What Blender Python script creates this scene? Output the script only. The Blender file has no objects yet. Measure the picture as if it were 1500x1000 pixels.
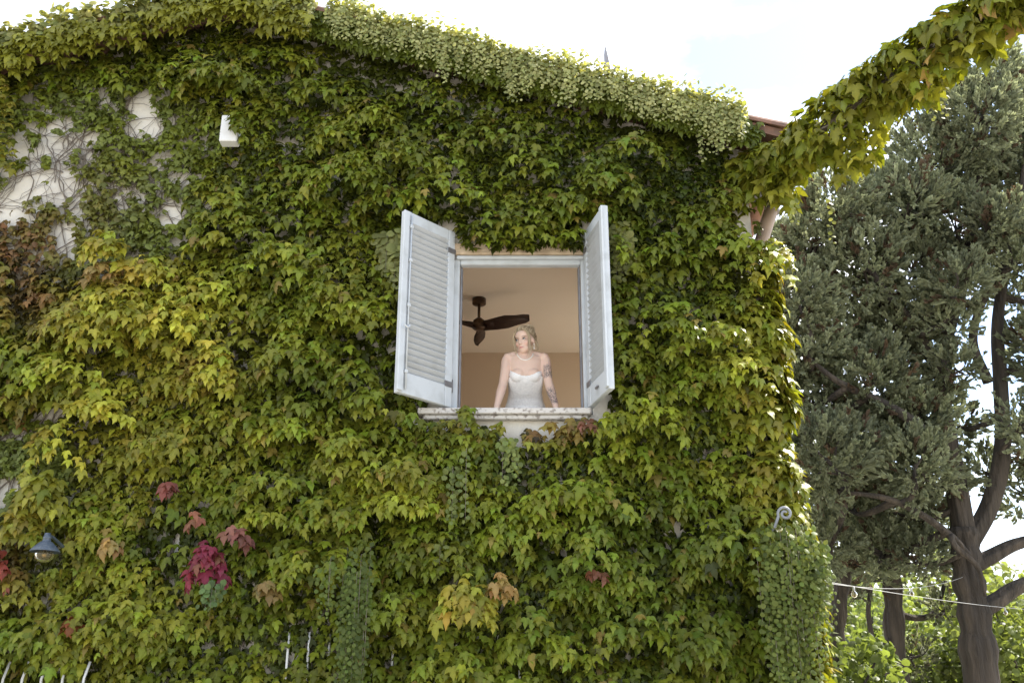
import bpy, bmesh, math, random
import numpy as np
from mathutils import Vector, Matrix

random.seed(7)
RNG = np.random.default_rng(7)
R = math.radians
SC = bpy.context.scene
COL = SC.collection

# ------------------------------------------------------------------ camera
CAMZ = 1.6
PITCH = R(21.0)
FPX = 1458.333
cam_d = bpy.data.cameras.new('camera')
cam_d.lens = 35.0
cam_d.sensor_width = 36.0
cam_d.sensor_fit = 'HORIZONTAL'
cam_d.clip_start = 0.05
cam_d.clip_end = 2000
cam = bpy.data.objects.new('camera', cam_d)
COL.objects.link(cam)
cam.location = (0, 0, CAMZ)
cam.rotation_euler = (math.pi / 2 + PITCH, 0, 0)
SC.camera = cam

# ------------------------------------------------------------------ sky, sun, exposure
SUN_EL, SUN_AZ = R(54), R(62)          # azimuth measured from +Y towards +X
SC.view_settings.view_transform = 'Standard'
SC.view_settings.look = 'None'
SC.view_settings.gamma = 1.0
SC.view_settings.exposure = 1.7
SC.view_settings.use_curve_mapping = False
world = bpy.data.worlds.new('World')
SC.world = world
world.use_nodes = True
nt = world.node_tree
nt.nodes.clear()
wo = nt.nodes.new('ShaderNodeOutputWorld')
bg = nt.nodes.new('ShaderNodeBackground')
sky = nt.nodes.new('ShaderNodeTexSky')
sky.sky_type = 'NISHITA'
sky.sun_disc = False
sky.sun_elevation = SUN_EL
sky.sun_rotation = SUN_AZ
sky.air_density = 1.0
sky.dust_density = 0.6
bg.inputs['Strength'].default_value = 0.12
tc = nt.nodes.new('ShaderNodeTexCoord')
mp = nt.nodes.new('ShaderNodeMapping')
mp.inputs['Scale'].default_value = (1.0, 1.0, 2.2)
nz = nt.nodes.new('ShaderNodeTexNoise')
nz.inputs['Scale'].default_value = 2.3
nz.inputs['Detail'].default_value = 7
nz.inputs['Roughness'].default_value = 0.55
rp = nt.nodes.new('ShaderNodeValToRGB')
rp.color_ramp.elements[0].position = 0.44
rp.color_ramp.elements[1].position = 0.64
rp.color_ramp.elements[0].color = (0.07, 0.07, 0.07, 1)
mx = nt.nodes.new('ShaderNodeMix')
mx.data_type = 'RGBA'
mx.inputs['B'].default_value = (7.1, 7.0, 6.8, 1)
nt.links.new(tc.outputs['Generated'], mp.inputs['Vector'])
nt.links.new(mp.outputs['Vector'], nz.inputs['Vector'])
nt.links.new(nz.outputs['Fac'], rp.inputs['Fac'])
nt.links.new(rp.outputs['Color'], mx.inputs['Factor'])
nt.links.new(sky.outputs['Color'], mx.inputs['A'])
nt.links.new(mx.outputs['Result'], bg.inputs['Color'])
nt.links.new(bg.outputs['Background'], wo.inputs['Surface'])

sun_d = bpy.data.lights.new('sun', 'SUN')
sun_d.energy = 4.0
sun_d.angle = R(0.6)
sun_d.color = (1.0, 0.94, 0.84)
sun = bpy.data.objects.new('sun', sun_d)
COL.objects.link(sun)
sdir = Vector((math.sin(SUN_AZ) * math.cos(SUN_EL), math.cos(SUN_AZ) * math.cos(SUN_EL), math.sin(SUN_EL)))
sun.rotation_euler = sdir.to_track_quat('Z', 'Y').to_euler()
sun.location = sdir * 60


# ------------------------------------------------------------------ helpers
def at(px, py, Y):
    """world point seen at photo pixel (1500x1000) standing at distance Y"""
    u, v = px - 750.0, 500.0 - py
    dy = FPX * math.cos(PITCH) - v * math.sin(PITCH)
    dz = FPX * math.sin(PITCH) + v * math.cos(PITCH)
    return Vector((u / dy * Y, Y, CAMZ + dz / dy * Y))


def to_px(P):
    P = np.asarray(P, float)
    x, y, z = P[..., 0], P[..., 1], P[..., 2] - CAMZ
    d = y * math.cos(PITCH) + z * math.sin(PITCH)
    v = -y * math.sin(PITCH) + z * math.cos(PITCH)
    return 750 + x / d * FPX, 500 - v / d * FPX


def tag(o, label=None, cat=None, group=None, kind=None):
    if label: o['label'] = label
    if cat: o['category'] = cat
    if group: o['group'] = group
    if kind: o['kind'] = kind
    return o


def empty(name, loc=(0, 0, 0)):
    o = bpy.data.objects.new(name, None)
    COL.objects.link(o)
    o.location = loc
    o.empty_display_size = 0.1
    return o


def link(o, parent=None):
    COL.objects.link(o)
    if parent is not None:
        o.parent = parent
        if parent.type == 'EMPTY':           # mesh parents already sit at the origin
            o.matrix_parent_inverse = Matrix.Translation(-Vector(parent.location))
    return o


def mesh_np(name, V, F, mat, parent=None, col=None, smooth=False, extra=None):
    """V (n,3), F (m,3|4) arrays -> one mesh object in world coordinates"""
    V = np.asarray(V, np.float32)
    F = np.asarray(F, np.int32)
    me = data_np(name, V, F, mat, col, smooth, extra)
    return link(bpy.data.objects.new(name, me), parent)


def data_np(name, V, F, mat, col=None, smooth=False, extra=None):
    V = np.asarray(V, np.float32); F = np.asarray(F, np.int32)
    k = F.shape[1]
    me = bpy.data.meshes.new(name)
    me.vertices.add(len(V)); me.vertices.foreach_set('co', V.ravel())
    me.loops.add(F.size); me.loops.foreach_set('vertex_index', F.ravel())
    me.polygons.add(len(F))
    me.polygons.foreach_set('loop_start', np.arange(0, F.size, k, dtype=np.int32))
    me.update(calc_edges=True)
    me.polygons.foreach_set('use_smooth', np.full(len(F), bool(smooth)))
    if col is not None:
        a = me.attributes.new('Col', 'FLOAT_COLOR', 'POINT')
        c = np.ones((len(V), 4), np.float32); c[:, :3] = col
        a.data.foreach_set('color', c.ravel())
    if extra is not None:
        a = me.attributes.new('tat', 'FLOAT', 'POINT')
        a.data.foreach_set('value', np.asarray(extra, np.float32))
    me.materials.append(mat)
    me.validate()
    return me


class MB:
    """collects simple solids into one mesh"""
    def __init__(s): s.v = []; s.f = []; s.sm = []; s.c = []; s.cur = None
    def add(s, V, F, smooth=False):
        o = len(s.v)
        s.v += [tuple(p) for p in V]
        s.f += [tuple(i + o for i in f) for f in F]
        s.sm += [smooth] * len(F)
        s.c += [s.cur or (1, 1, 1)] * len(V)
        return s
    def box(s, lo, hi, M=None):
        x0, y0, z0 = lo; x1, y1, z1 = hi
        V = [Vector(p) for p in ((x0, y0, z0), (x1, y0, z0), (x1, y1, z0), (x0, y1, z0), (x0, y0, z1), (x1, y0, z1), (x1, y1, z1), (x0, y1, z1))]
        if M: V = [M @ p for p in V]
        return s.add(V, [(0, 3, 2, 1), (4, 5, 6, 7), (0, 1, 5, 4), (1, 2, 6, 5), (2, 3, 7, 6), (3, 0, 4, 7)])
    def bbox(s, lo, hi, b=0.004, M=None):
        bm = bmesh.new()
        bmesh.ops.create_cube(bm, size=1)
        for v in bm.verts:
            v.co = Vector([(lo[i] + hi[i]) / 2 + v.co[i] * (hi[i] - lo[i]) for i in range(3)])
        bmesh.ops.bevel(bm, geom=bm.edges[:], offset=b, segments=1, affect='EDGES')
        bm.verts.index_update()
        V = [(M @ v.co) if M else v.co.copy() for v in bm.verts]
        F = [[v.index for v in f.verts] for f in bm.faces]
        bm.free()
        return s.add(V, F)
    def tube(s, path, rad, n=8, caps=True, flat=None):
        V, F = tube_vf(path, rad, n, caps)
        return s.add(V, F, True)
    def lathe(s, prof, c, n=24, M=None):
        V = []; F = []
        for r, z in prof:
            for i in range(n):
                a = 2 * math.pi * i / n
                p = Vector((r * math.cos(a), r * math.sin(a), z))
                if M: p = M @ p
                V.append(p + Vector(c))
        for j in range(len(prof) - 1):
            for i in range(n):
                F.append((j * n + i, j * n + (i + 1) % n, (j + 1) * n + (i + 1) % n, (j + 1) * n + i))
        return s.add(V, F, True)
    def ball(s, c, r, n=16, m=10, M=None):
        r = (r, r, r) if not hasattr(r, '__len__') else r
        V = []; F = []
        for j in range(m + 1):
            t = math.pi * j / m
            for i in range(n):
                a = 2 * math.pi * i / n
                p = Vector((r[0] * math.sin(t) * math.cos(a), r[1] * math.sin(t) * math.sin(a), r[2] * math.cos(t)))
                if M: p = M @ p
                V.append(p + Vector(c))
        for j in range(m):
            for i in range(n):
                F.append((j * n + i, (j + 1) * n + i, (j + 1) * n + (i + 1) % n, j * n + (i + 1) % n))
        return s.add(V, F, True)
    def build(s, name, mat, parent=None, col=False):
        me = bpy.data.meshes.new(name)
        me.from_pydata([tuple(v) for v in s.v], [], s.f)
        me.polygons.foreach_set('use_smooth', s.sm)
        if col:
            a = me.attributes.new('Col', 'FLOAT_COLOR', 'POINT')
            c = np.ones((len(s.v), 4), np.float32); c[:, :3] = s.c
            a.data.foreach_set('color', c.ravel())
        me.materials.append(mat)
        me.validate(); me.update()
        return link(bpy.data.objects.new(name, me), parent)


def tube_vf(path, rad, n=8, caps=True):
    P = [Vector(p) for p in path]
    if not hasattr(rad, '__len__'): rad = [rad] * len(P)
    V = []; F = []
    up = Vector((0.13, 0.21, 0.97)).normalized()
    px = None
    for i, p in enumerate(P):
        t = (P[min(i + 1, len(P) - 1)] - P[max(i - 1, 0)])
        t = t.normalized() if t.length > 1e-9 else Vector((0, 0, 1))
        if px is None:
            a = t.cross(up)
            if a.length < 0.1: a = t.cross(Vector((1, 0, 0)))
        else:
            a = px - t * px.dot(t)
        a.normalize(); px = a
        b = t.cross(a)
        for k in range(n):
            an = 2 * math.pi * k / n
            V.append(p + (a * math.cos(an) + b * math.sin(an)) * rad[i])
    for i in range(len(P) - 1):
        for k in range(n):
            F.append((i * n + k, i * n + (k + 1) % n, (i + 1) * n + (k + 1) % n, (i + 1) * n + k))
    if caps:
        F.append(tuple(range(n - 1, -1, -1)))
        F.append(tuple((len(P) - 1) * n + k for k in range(n)))
    return V, F


def smooth_path(pts, per=5):
    P = [Vector(p) for p in pts]
    Q = [P[0] * 2 - P[1]] + P + [P[-1] * 2 - P[-2]]
    out = []
    for i in range(1, len(Q) - 2):
        for k in range(per):
            t = k / per
            a, b, c, d = Q[i - 1], Q[i], Q[i + 1], Q[i + 2]
            out.append(0.5 * ((2 * b) + (c - a) * t + (2 * a - 5 * b + 4 * c - d) * t * t + (3 * b - a - 3 * c + d) * t ** 3))
    out.append(P[-1])
    return out


def lerp_list(vals, n):
    x = np.linspace(0, len(vals) - 1, n)
    return list(np.interp(x, np.arange(len(vals)), vals))


_tab = RNG.random((64, 64))
def vnoise(x, y):
    x = np.asarray(x, float); y = np.asarray(y, float)
    xi = np.floor(x).astype(int); yi = np.floor(y).astype(int)
    fx = x - xi; fy = y - yi
    fx = fx * fx * (3 - 2 * fx); fy = fy * fy * (3 - 2 * fy)
    g = lambda a, b: _tab[a % 64, b % 64]
    return (g(xi, yi) * (1 - fx) + g(xi + 1, yi) * fx) * (1 - fy) + (g(xi, yi + 1) * (1 - fx) + g(xi + 1, yi + 1) * fx) * fy


# ------------------------------------------------------------------ materials
def material(name, base=(0.5, 0.5, 0.5), rough=0.6, metal=0.0, attr=False, noise=None, bump=None, trans=0.0, spec=None, tint=None):
    m = bpy.data.materials.new(name)
    m.use_nodes = True
    t = m.node_tree; b = t.nodes['Principled BSDF']
    b.inputs['Roughness'].default_value = rough
    b.inputs['Metallic'].default_value = metal
    if spec is not None: b.inputs['Specular IOR Level'].default_value = spec
    out = t.nodes['Material Output']
    co = t.nodes.new('ShaderNodeTexCoord')
    if attr:
        a = t.nodes.new('ShaderNodeAttribute'); a.attribute_name = 'Col'
        csock = a.outputs['Color']
    else:
        rgb = t.nodes.new('ShaderNodeRGB'); rgb.outputs[0].default_value = (*base, 1)
        csock = rgb.outputs[0]
    if noise:                                      # (scale, colour2, low, high, detail)
        n = t.nodes.new('ShaderNodeTexNoise'); n.inputs['Scale'].default_value = noise[0]
        n.inputs['Detail'].default_value = noise[4] if len(noise) > 4 else 6
        r = t.nodes.new('ShaderNodeMapRange'); r.inputs['From Min'].default_value = noise[2]; r.inputs['From Max'].default_value = noise[3]
        x = t.nodes.new('ShaderNodeMix'); x.data_type = 'RGBA'
        x.inputs['B'].default_value = (*noise[1], 1)
        t.links.new(co.outputs['Object'], n.inputs['Vector'])
        t.links.new(n.outputs['Fac'], r.inputs['Value'])
        t.links.new(r.outputs['Result'], x.inputs['Factor'])
        t.links.new(csock, x.inputs['A'])
        csock = x.outputs['Result']
    t.links.new(csock, b.inputs['Base Color'])
    if bump:                                       # (scale, strength, distance)
        n = t.nodes.new('ShaderNodeTexNoise'); n.inputs['Scale'].default_value = bump[0]; n.inputs['Detail'].default_value = 6
        bp = t.nodes.new('ShaderNodeBump'); bp.inputs['Strength'].default_value = bump[1]; bp.inputs['Distance'].default_value = bump[2]
        t.links.new(co.outputs['Object'], n.inputs['Vector'])
        t.links.new(n.outputs['Fac'], bp.inputs['Height'])
        t.links.new(bp.outputs['Normal'], b.inputs['Normal'])
    if trans > 0:
        tr = t.nodes.new('ShaderNodeBsdfTranslucent')
        mixc = t.nodes.new('ShaderNodeMix'); mixc.data_type = 'RGBA'; mixc.blend_type = 'MULTIPLY'
        mixc.inputs['Factor'].default_value = 1.0
        mixc.inputs['B'].default_value = (*(tint or (2.4, 2.2, 0.9)), 1)
        t.links.new(csock, mixc.inputs['A'])
        t.links.new(mixc.outputs['Result'], tr.inputs['Color'])
        ms = t.nodes.new('ShaderNodeMixShader'); ms.inputs[0].default_value = trans
        t.links.new(b.outputs[0], ms.inputs[1]); t.links.new(tr.outputs[0], ms.inputs[2])
        t.links.new(ms.outputs[0], out.inputs['Surface'])
    return m


M = {}
M['leaf'] = material('ivy_leaf', attr=True, rough=0.42, trans=0.22, spec=0.24, noise=(35, (0.05, 0.06, 0.015), 0.5, 1.1))
M['small_leaf'] = material('small_ivy_leaf', attr=True, rough=0.55, trans=0.25, spec=0.22)
M['conifer'] = material('conifer_foliage', attr=True, rough=0.7, trans=0.4, spec=0.2, tint=(1.4, 1.4, 1.1))
M['tree_leaf'] = material('tree_leaf', attr=True, rough=0.5, trans=0.4, spec=0.3, tint=(2.0, 2.0, 1.0))
M['stem'] = material('vine_stem', (0.13, 0.105, 0.085), 0.9, noise=(14, (0.24, 0.215, 0.19), 0.4, 0.7), bump=(60, 0.5, 0.01))
M['bark'] = material('bark', (0.036, 0.029, 0.023), 0.95, noise=(5, (0.085, 0.068, 0.053), 0.42, 0.7), bump=(14, 1.0, 0.06))
_t = M['bark'].node_tree
_mp = _t.nodes.new('ShaderNodeMapping'); _mp.inputs['Scale'].default_value = (1.6, 1.6, 0.16)
_co = [q for q in _t.nodes if q.type == 'TEX_COORD'][0]
_t.links.new(_co.outputs['Object'], _mp.inputs['Vector'])
for _n in [q for q in _t.nodes if q.type == 'TEX_NOISE']: _t.links.new(_mp.outputs['Vector'], _n.inputs['Vector'])
M['plaster'] = material('plaster', (0.60, 0.575, 0.53), 0.9, noise=(2.6, (0.36, 0.33, 0.29), 0.47, 0.74, 10), bump=(28, 0.5, 0.02))
M['lintel'] = material('rough_render', (0.50, 0.40, 0.29), 0.95, noise=(9, (0.30, 0.22, 0.15), 0.4, 0.75, 8), bump=(40, 0.7, 0.02))
M['room'] = material('room_paint', (0.65, 0.53, 0.41), 0.85, noise=(1.2, (0.62, 0.50, 0.385), 0.4, 0.7))
M['ceiling'] = material('ceiling_paint', (0.84, 0.76, 0.66), 0.85, noise=(1.5, (0.81, 0.73, 0.63), 0.4, 0.7))
M['floor'] = material('room_floor', (0.60, 0.49, 0.38), 0.6, noise=(4, (0.53, 0.42, 0.31), 0.4, 0.7))
M['blue'] = material('pale_blue_paint', (0.49, 0.525, 0.565), 0.5, noise=(9, (0.35, 0.37, 0.385), 0.5, 0.85, 8), bump=(90, 0.15, 0.004))
M['slat'] = material('pale_grey_blue_paint', (0.42, 0.445, 0.475), 0.55, noise=(8, (0.31, 0.32, 0.33), 0.5, 0.9, 8))
M['sill'] = material('speckled_stone', (0.52, 0.50, 0.48), 0.8, noise=(38, (0.20, 0.17, 0.15), 0.53, 0.66, 8), bump=(60, 0.4, 0.006))
M['iron'] = material('iron', (0.10, 0.10, 0.11), 0.5, 0.6)
M['tile'] = material('terracotta', (0.22, 0.115, 0.08), 0.9, noise=(11, (0.13, 0.08, 0.06), 0.42, 0.7), bump=(40, 0.5, 0.01))
M['wood'] = material('eave_wood', (0.22, 0.13, 0.08), 0.8, noise=(8, (0.13, 0.08, 0.05), 0.4, 0.7))
M['pipe'] = material('pipe_paint', (0.30, 0.225, 0.175), 0.5, 0.0, noise=(9, (0.22, 0.16, 0.125), 0.45, 0.8), bump=(30, 0.2, 0.004))
M['zinc'] = material('zinc', (0.22, 0.215, 0.23), 0.45, 0.5, noise=(12, (0.15, 0.14, 0.14), 0.4, 0.7))
M['white'] = material('white_enamel', (0.60, 0.61, 0.62), 0.45, noise=(9, (0.45, 0.44, 0.42), 0.55, 0.9))
M['bronze'] = material('fan_bronze', (0.09, 0.055, 0.03), 0.35, 0.7, noise=(20, (0.05, 0.03, 0.02), 0.4, 0.7))
M['blade'] = material('fan_walnut', (0.045, 0.022, 0.014), 0.5, noise=(6, (0.028, 0.014, 0.01), 0.4, 0.7))
M['lampblue'] = material('blue_enamel', (0.06, 0.08, 0.11), 0.45, noise=(60, (0.11, 0.13, 0.155), 0.5, 0.75))
M['ground'] = material('gravel_ground', (0.42, 0.385, 0.32), 0.95, noise=(0.9, (0.34, 0.31, 0.25), 0.4, 0.7, 10), bump=(30, 0.6, 0.03))
M['hook'] = material('scroll_paint', (0.22, 0.235, 0.27), 0.5, noise=(20, (0.15, 0.16, 0.18), 0.4, 0.8))
M['cable'] = material('white_cable', (0.36, 0.36, 0.35), 0.6)
M['hair'] = material('blonde_hair', attr=True, rough=0.42, spec=0.4, bump=(160, 0.4, 0.004))
M['pearl'] = material('pearl', (0.86, 0.82, 0.76), 0.25)
M['gold'] = material('gold', (0.75, 0.52, 0.22), 0.3, 0.9)
M['eye'] = material('eye', attr=True, rough=0.2)
g = bpy.data.materials.new('lamp_glass'); g.use_nodes = True
b = g.node_tree.nodes['Principled BSDF']
b.inputs['Base Color'].default_value = (0.28, 0.24, 0.14, 1); b.inputs['Roughness'].default_value = 0.12
b.inputs['Transmission Weight'].default_value = 0.75; b.inputs['IOR'].default_value = 1.3
M['glass'] = g

# dress: white lace relief
m = material('lace', (0.90, 0.90, 0.91), 0.75, noise=(75, (0.82, 0.82, 0.84), 0.45, 0.62, 5))
t = m.node_tree; b = t.nodes['Principled BSDF']
vo = t.nodes.new('ShaderNodeTexVoronoi'); vo.inputs['Scale'].default_value = 70
bp = t.nodes.new('ShaderNodeBump'); bp.inputs['Strength'].default_value = 0.35; bp.inputs['Distance'].default_value = 0.004
co = t.nodes.new('ShaderNodeTexCoord')
t.links.new(co.outputs['Object'], vo.inputs['Vector']); t.links.new(vo.outputs['Distance'], bp.inputs['Height']); t.links.new(bp.outputs['Normal'], b.inputs['Normal'])
M['lace'] = m
# skin with an inked pattern where the 'tat' mask is set
m = material('skin', attr=True, rough=0.48, spec=0.35)
t = m.node_tree; b = t.nodes['Principled BSDF']
b.inputs['Subsurface Weight'].default_value = 0.12
b.inputs['Subsurface Radius'].default_value = (0.02, 0.008, 0.004)
b.inputs['Subsurface Scale'].default_value = 0.3
src = b.inputs['Base Color'].links[0].from_socket
co = t.nodes.new('ShaderNodeTexCoord')
n = t.nodes.new('ShaderNodeTexNoise'); n.inputs['Scale'].default_value = 34; n.inputs['Detail'].default_value = 2; n.inputs['Distortion'].default_value = 2.2
r1 = t.nodes.new('ShaderNodeValToRGB')
cr = r1.color_ramp
cr.elements[0].position = 0.44; cr.elements[0].color = (0, 0, 0, 1)
cr.elements[1].position = 0.47; cr.elements[1].color = (1, 1, 1, 1)
e = cr.elements.new(0.53); e.color = (1, 1, 1, 1)
e = cr.elements.new(0.58); e.color = (0.1, 0.1, 0.1, 1)
e = cr.elements.new(0.66); e.color = (0.8, 0.8, 0.8, 1)
ta = t.nodes.new('ShaderNodeAttribute'); ta.attribute_name = 'tat'
mu = t.nodes.new('ShaderNodeMath'); mu.operation = 'MULTIPLY'
mx2 = t.nodes.new('ShaderNodeMix'); mx2.data_type = 'RGBA'; mx2.inputs['B'].default_value = (0.075, 0.07, 0.085, 1)
t.links.new(co.outputs['Object'], n.inputs['Vector']); t.links.new(n.outputs['Fac'], r1.inputs['Fac'])
t.links.new(r1.outputs['Color'], mu.inputs[0]); t.links.new(ta.outputs['Fac'], mu.inputs[1])
t.links.new(mu.outputs[0], mx2.inputs['Factor']); t.links.new(src, mx2.inputs['A']); t.links.new(mx2.outputs['Result'], b.inputs['Base Color'])
M['skin'] = m

# ------------------------------------------------------------------ ground
gm = MB()
N = 24
gv = []; gf = []
for j in range(N + 1):
    for i in range(N + 1):
        x = -400 + 800 * i / N; y = -380 + 800 * j / N
        gv.append((x, y, 0))
for j in range(N):
    for i in range(N):
        a = j * (N + 1) + i
        gf.append((a, a + 1, a + N + 2, a + N + 1))
gm.add(gv, gf)
tag(gm.build('ground', M['ground']), kind='structure')

# ------------------------------------------------------------------ house
WY = 6.5                       # front face of the wall
HX0, HX1 = -6.11, 1.75
RX, RZ, RS = -2.18, 6.93, 0.30  # ridge x, top of roof at ridge, slope
OX0, OX1, OZ0, OZ1 = -0.43, 0.55, 3.56, 4.85
def roof_z(x): return RZ - RS * abs(x - RX)
house = tag(empty('house', (RX, WY, 0)), 'ivy covered house with gable roof and an open shuttered window', 'house')

def wall_mesh(y0, y1):
    e = 0.12
    polys = [
        [(HX0, 0), (OX0, 0), (OX0, roof_z(OX0) - e), (RX, RZ - e), (HX0, roof_z(HX0) - e)],
        [(OX1, 0), (HX1, 0), (HX1, roof_z(HX1) - e), (OX1, roof_z(OX1) - e)],
        [(OX0, 0), (OX1, 0), (OX1, OZ0), (OX0, OZ0)],
        [(OX0, OZ1), (OX1, OZ1), (OX1, roof_z(OX1) - e), (OX0, roof_z(OX0) - e)]]
    mb = MB()
    for p in polys:
        n = len(p)
        mb.add([(x, y0, z) for x, z in p], [tuple(range(n))])
        mb.add([(x, y1, z) for x, z in p], [tuple(range(n - 1, -1, -1))])
    q = [(OX0, OZ0), (OX1, OZ0), (OX1, OZ1), (OX0, OZ1)]
    for k in range(4):
        (xa, za), (xb, zb) = q[k], q[(k + 1) % 4]
        mb.add([(xa, y0, za), (xb, y0, zb), (xb, y1, zb), (xa, y1, za)], [(0, 1, 2, 3)])
    return mb
wall_mesh(WY, WY + 0.34).build('front_wall', M['plaster'], house)
SW = (8.25, 9.50, 3.05, 4.95)     # unseen opening added in the room's sunny side wall, so sun brightens the interior
def around(x0, x1, y0, y1, z0, z1):
    mb = MB()
    mb.box((x0, y0, z0), (x1, SW[0], z1)); mb.box((x0, SW[1], z0), (x1, y1, z1))
    mb.box((x0, SW[0], z0), (x1, SW[1], SW[2])); mb.box((x0, SW[0], SW[3]), (x1, SW[1], z1))
    return mb
mb = around(HX1 - 0.3, HX1 - 0.002, WY + 0.341, 15, 0, roof_z(HX1) - 0.13); mb.build('side_wall', M['plaster'], house)
mb = MB(); mb.box((HX0 + 0.002, WY + 0.341, 0), (HX0 + 0.3, 15, roof_z(HX0) - 0.13)); mb.build('side_wall', M['plaster'], house)
mb = MB(); mb.box((HX0, 15.0, 0), (HX1, 15.3, roof_z(HX1) - 0.13)); mb.build('back_wall', M['plaster'], house)
# the room behind the window
RX0, RX1, RY0, RY1, RZ0, RZ1 = -1.75, 1.40, WY + 0.341, 9.68, 2.75, 5.19
mb = MB(); mb.box((RX0 - .1, RY1, RZ0), (RX1, RY1 + .1, RZ1)); mb.build('room_wall', M['room'], house)
mb = MB(); mb.box((RX0 - .1, RY0, RZ0), (RX0, RY1 - .001, RZ1)); mb.build('room_wall', M['room'], house)
mb = around(RX1, RX1 + .04, RY0, RY1 + .1, RZ0, RZ1); mb.build('room_wall', M['room'], house)
mb = MB(); mb.box((RX0 - .1, RY0, RZ1 + .001), (RX1 + .04, RY1 + .1, RZ1 + .1)); mb.build('ceiling', M['ceiling'], house)
mb = MB(); mb.box((RX0 - .1, RY0, RZ0 - .12), (RX1 + .04, RY1 + .1, RZ0 - .001)); mb.build('room_floor', M['floor'], house)
# inner lining of the front wall
mb = MB()
for (x0, x1, z0, z1) in ((RX0, OX0, RZ0, RZ1), (OX1, RX1, RZ0, RZ1), (OX0, OX1, RZ0, OZ0 - .02), (OX0, OX1, OZ1, RZ1)):
    mb.box((x0, RY0 + .001, z0), (x1, RY0 + .012, z1))
mb.build('room_wall', M['room'], house)

# roof: two slabs, verge tiles, gutter
VY = 6.28                      # front edge of the verge
roof_root = None
def slab(x0, x1):
    mb = MB()
    za, zb = roof_z(x0), roof_z(x1)
    V = [(x0, VY, za - .07), (x1, VY, zb - .07), (x1, 15.6, zb - .07), (x0, 15.6, za - .07), (x0, VY, za), (x1, VY, zb), (x1, 15.6, zb), (x0, 15.6, za)]
    mb.add(V, [(0, 3, 2, 1), (4, 5, 6, 7), (0, 1, 5, 4), (1, 2, 6, 5), (2, 3, 7, 6), (3, 0, 4, 7)])
    return mb
roofs = [slab(RX, HX1 + 0.24).build('roof', M['tile'], house), slab(HX0 - 0.24, RX - 0.001).build('roof', M['tile'], house)]
# one verge tile: a tapered half barrel, shared by all
def barrel(L=0.42, r0=0.085, r1=0.07, n=8):
    V = []; F = []
    for j, (s, r) in enumerate(((0, r0), (L, r1))):
        for k in range(n + 1):
            a = math.pi * k / n
            V.append((s, r * math.cos(a), r * math.sin(a)))
        for k in range(n + 1):
            a = math.pi * k / n
            V.append((s, (r - .014) * math.cos(a), (r - .014) * math.sin(a)))
    m_ = n + 1
    for k in range(n):
        F += [(k, k + 1, 2 * m_ + k + 1, 2 * m_ + k), (m_ + k + 1, m_ + k, 3 * m_ + k, 3 * m_ + k + 1), (k + 1, k, m_ + k, m_ + k + 1)]
    F += [(0, 2 * m_, 3 * m_, m_), (n, m_ + n, 3 * m_ + n, 2 * m_ + n)]
    me = bpy.data.meshes.new('roof_tile'); me.from_pydata(V, [], F); me.materials.append(M['tile']); me.update()
    return me
tile_me = barrel()
for side, rf in ((1, roofs[0]), (-1, roofs[1])):
    L = (HX1 + 0.30 - RX); k = 0
    s = 0.02
    while s < L * math.hypot(1, RS) - 0.1:
        o = bpy.data.objects.new('roof_tile', tile_me)
        ang = math.atan(RS)
        x = RX + side * s * math.cos(ang); z = RZ + 0.0 - s * math.sin(ang)
        Mw = Matrix.Translation((x, VY + 0.05, z)) @ Matrix.Rotation(math.pi if side < 0 else 0, 4, 'Z') @ Matrix.Rotation(ang + random.uniform(-.015, .015), 4, 'Y') @ Matrix.Rotation(math.pi, 4, 'Z') @ Matrix.Translation((-0.4, 0, 0))
        COL.objects.link(o)
        o.parent = rf
        o.matrix_basis = Mw
        s += 0.36
# gutter and down pipe at the right eave
GX, GZ = HX1 + 0.30, roof_z(HX1 + 0.24) - 0.08
mb = MB()
n = 10
V = []; F = []
for j, y in enumerate((VY + 0.02, 15.5)):
    for k in range(n + 1):
        a = math.pi * (1 + k / n)
        V.append((GX + .065 * math.cos(a), y, GZ + .065 * math.sin(a)))
    for k in range(n + 1):
        a = math.pi * (1 + k / n)
        V.append((GX + .058 * math.cos(a), y, GZ + .058 * math.sin(a)))
m_ = n + 1
for k in range(n):
    F += [(k, k + 1, 2 * m_ + k + 1, 2 * m_ + k), (m_ + k + 1, m_ + k, 3 * m_ + k, 3 * m_ + k + 1), (k + 1, k, m_ + k, m_ + k + 1)]
F.append(tuple(range(n + 1)))
mb.add(V, F, True)
mb.build('gutter', M['tile'], house)
pp = smooth_path([(GX - .01, 6.62, GZ - .06), (GX - .005, 6.62, 5.43), at(1137, 287, 6.62), at(1117, 348, 6.62), (1.825, 6.62, 4.82), (1.815, 6.62, 4.5), (1.815, 6.62, 0.1)], 5)
mb = MB(); mb.tube(pp, 0.052, 14); pipe = mb.build('down_pipe', M['pipe'], house)
mb = MB()
c = at(1131, 308, 6.62); d = (at(1117, 348, 6.62) - at(1137, 287, 6.62)).normalized()
mb.tube([c - d * .01, c + d * .01], 0.06, 14)
mb.build('pipe_ring', M['zinc'], pipe)
mb = MB(); mb.tube(smooth_path([at(1100, 290, 6.48), at(1112, 281, 6.44), at(1128, 272, 6.44), at(1140, 266, 6.5)], 4), 0.042, 12)
mb.build('overflow_pipe', M['zinc'], house)
mb = MB(); mb.bbox((HX1 - .02, VY + .05, roof_z(HX1 + .22) - .20), (HX1 + .2, 15.3, roof_z(HX1 + .22) - .115), .01); mb.build('eave_board', M['wood'], house)

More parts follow.
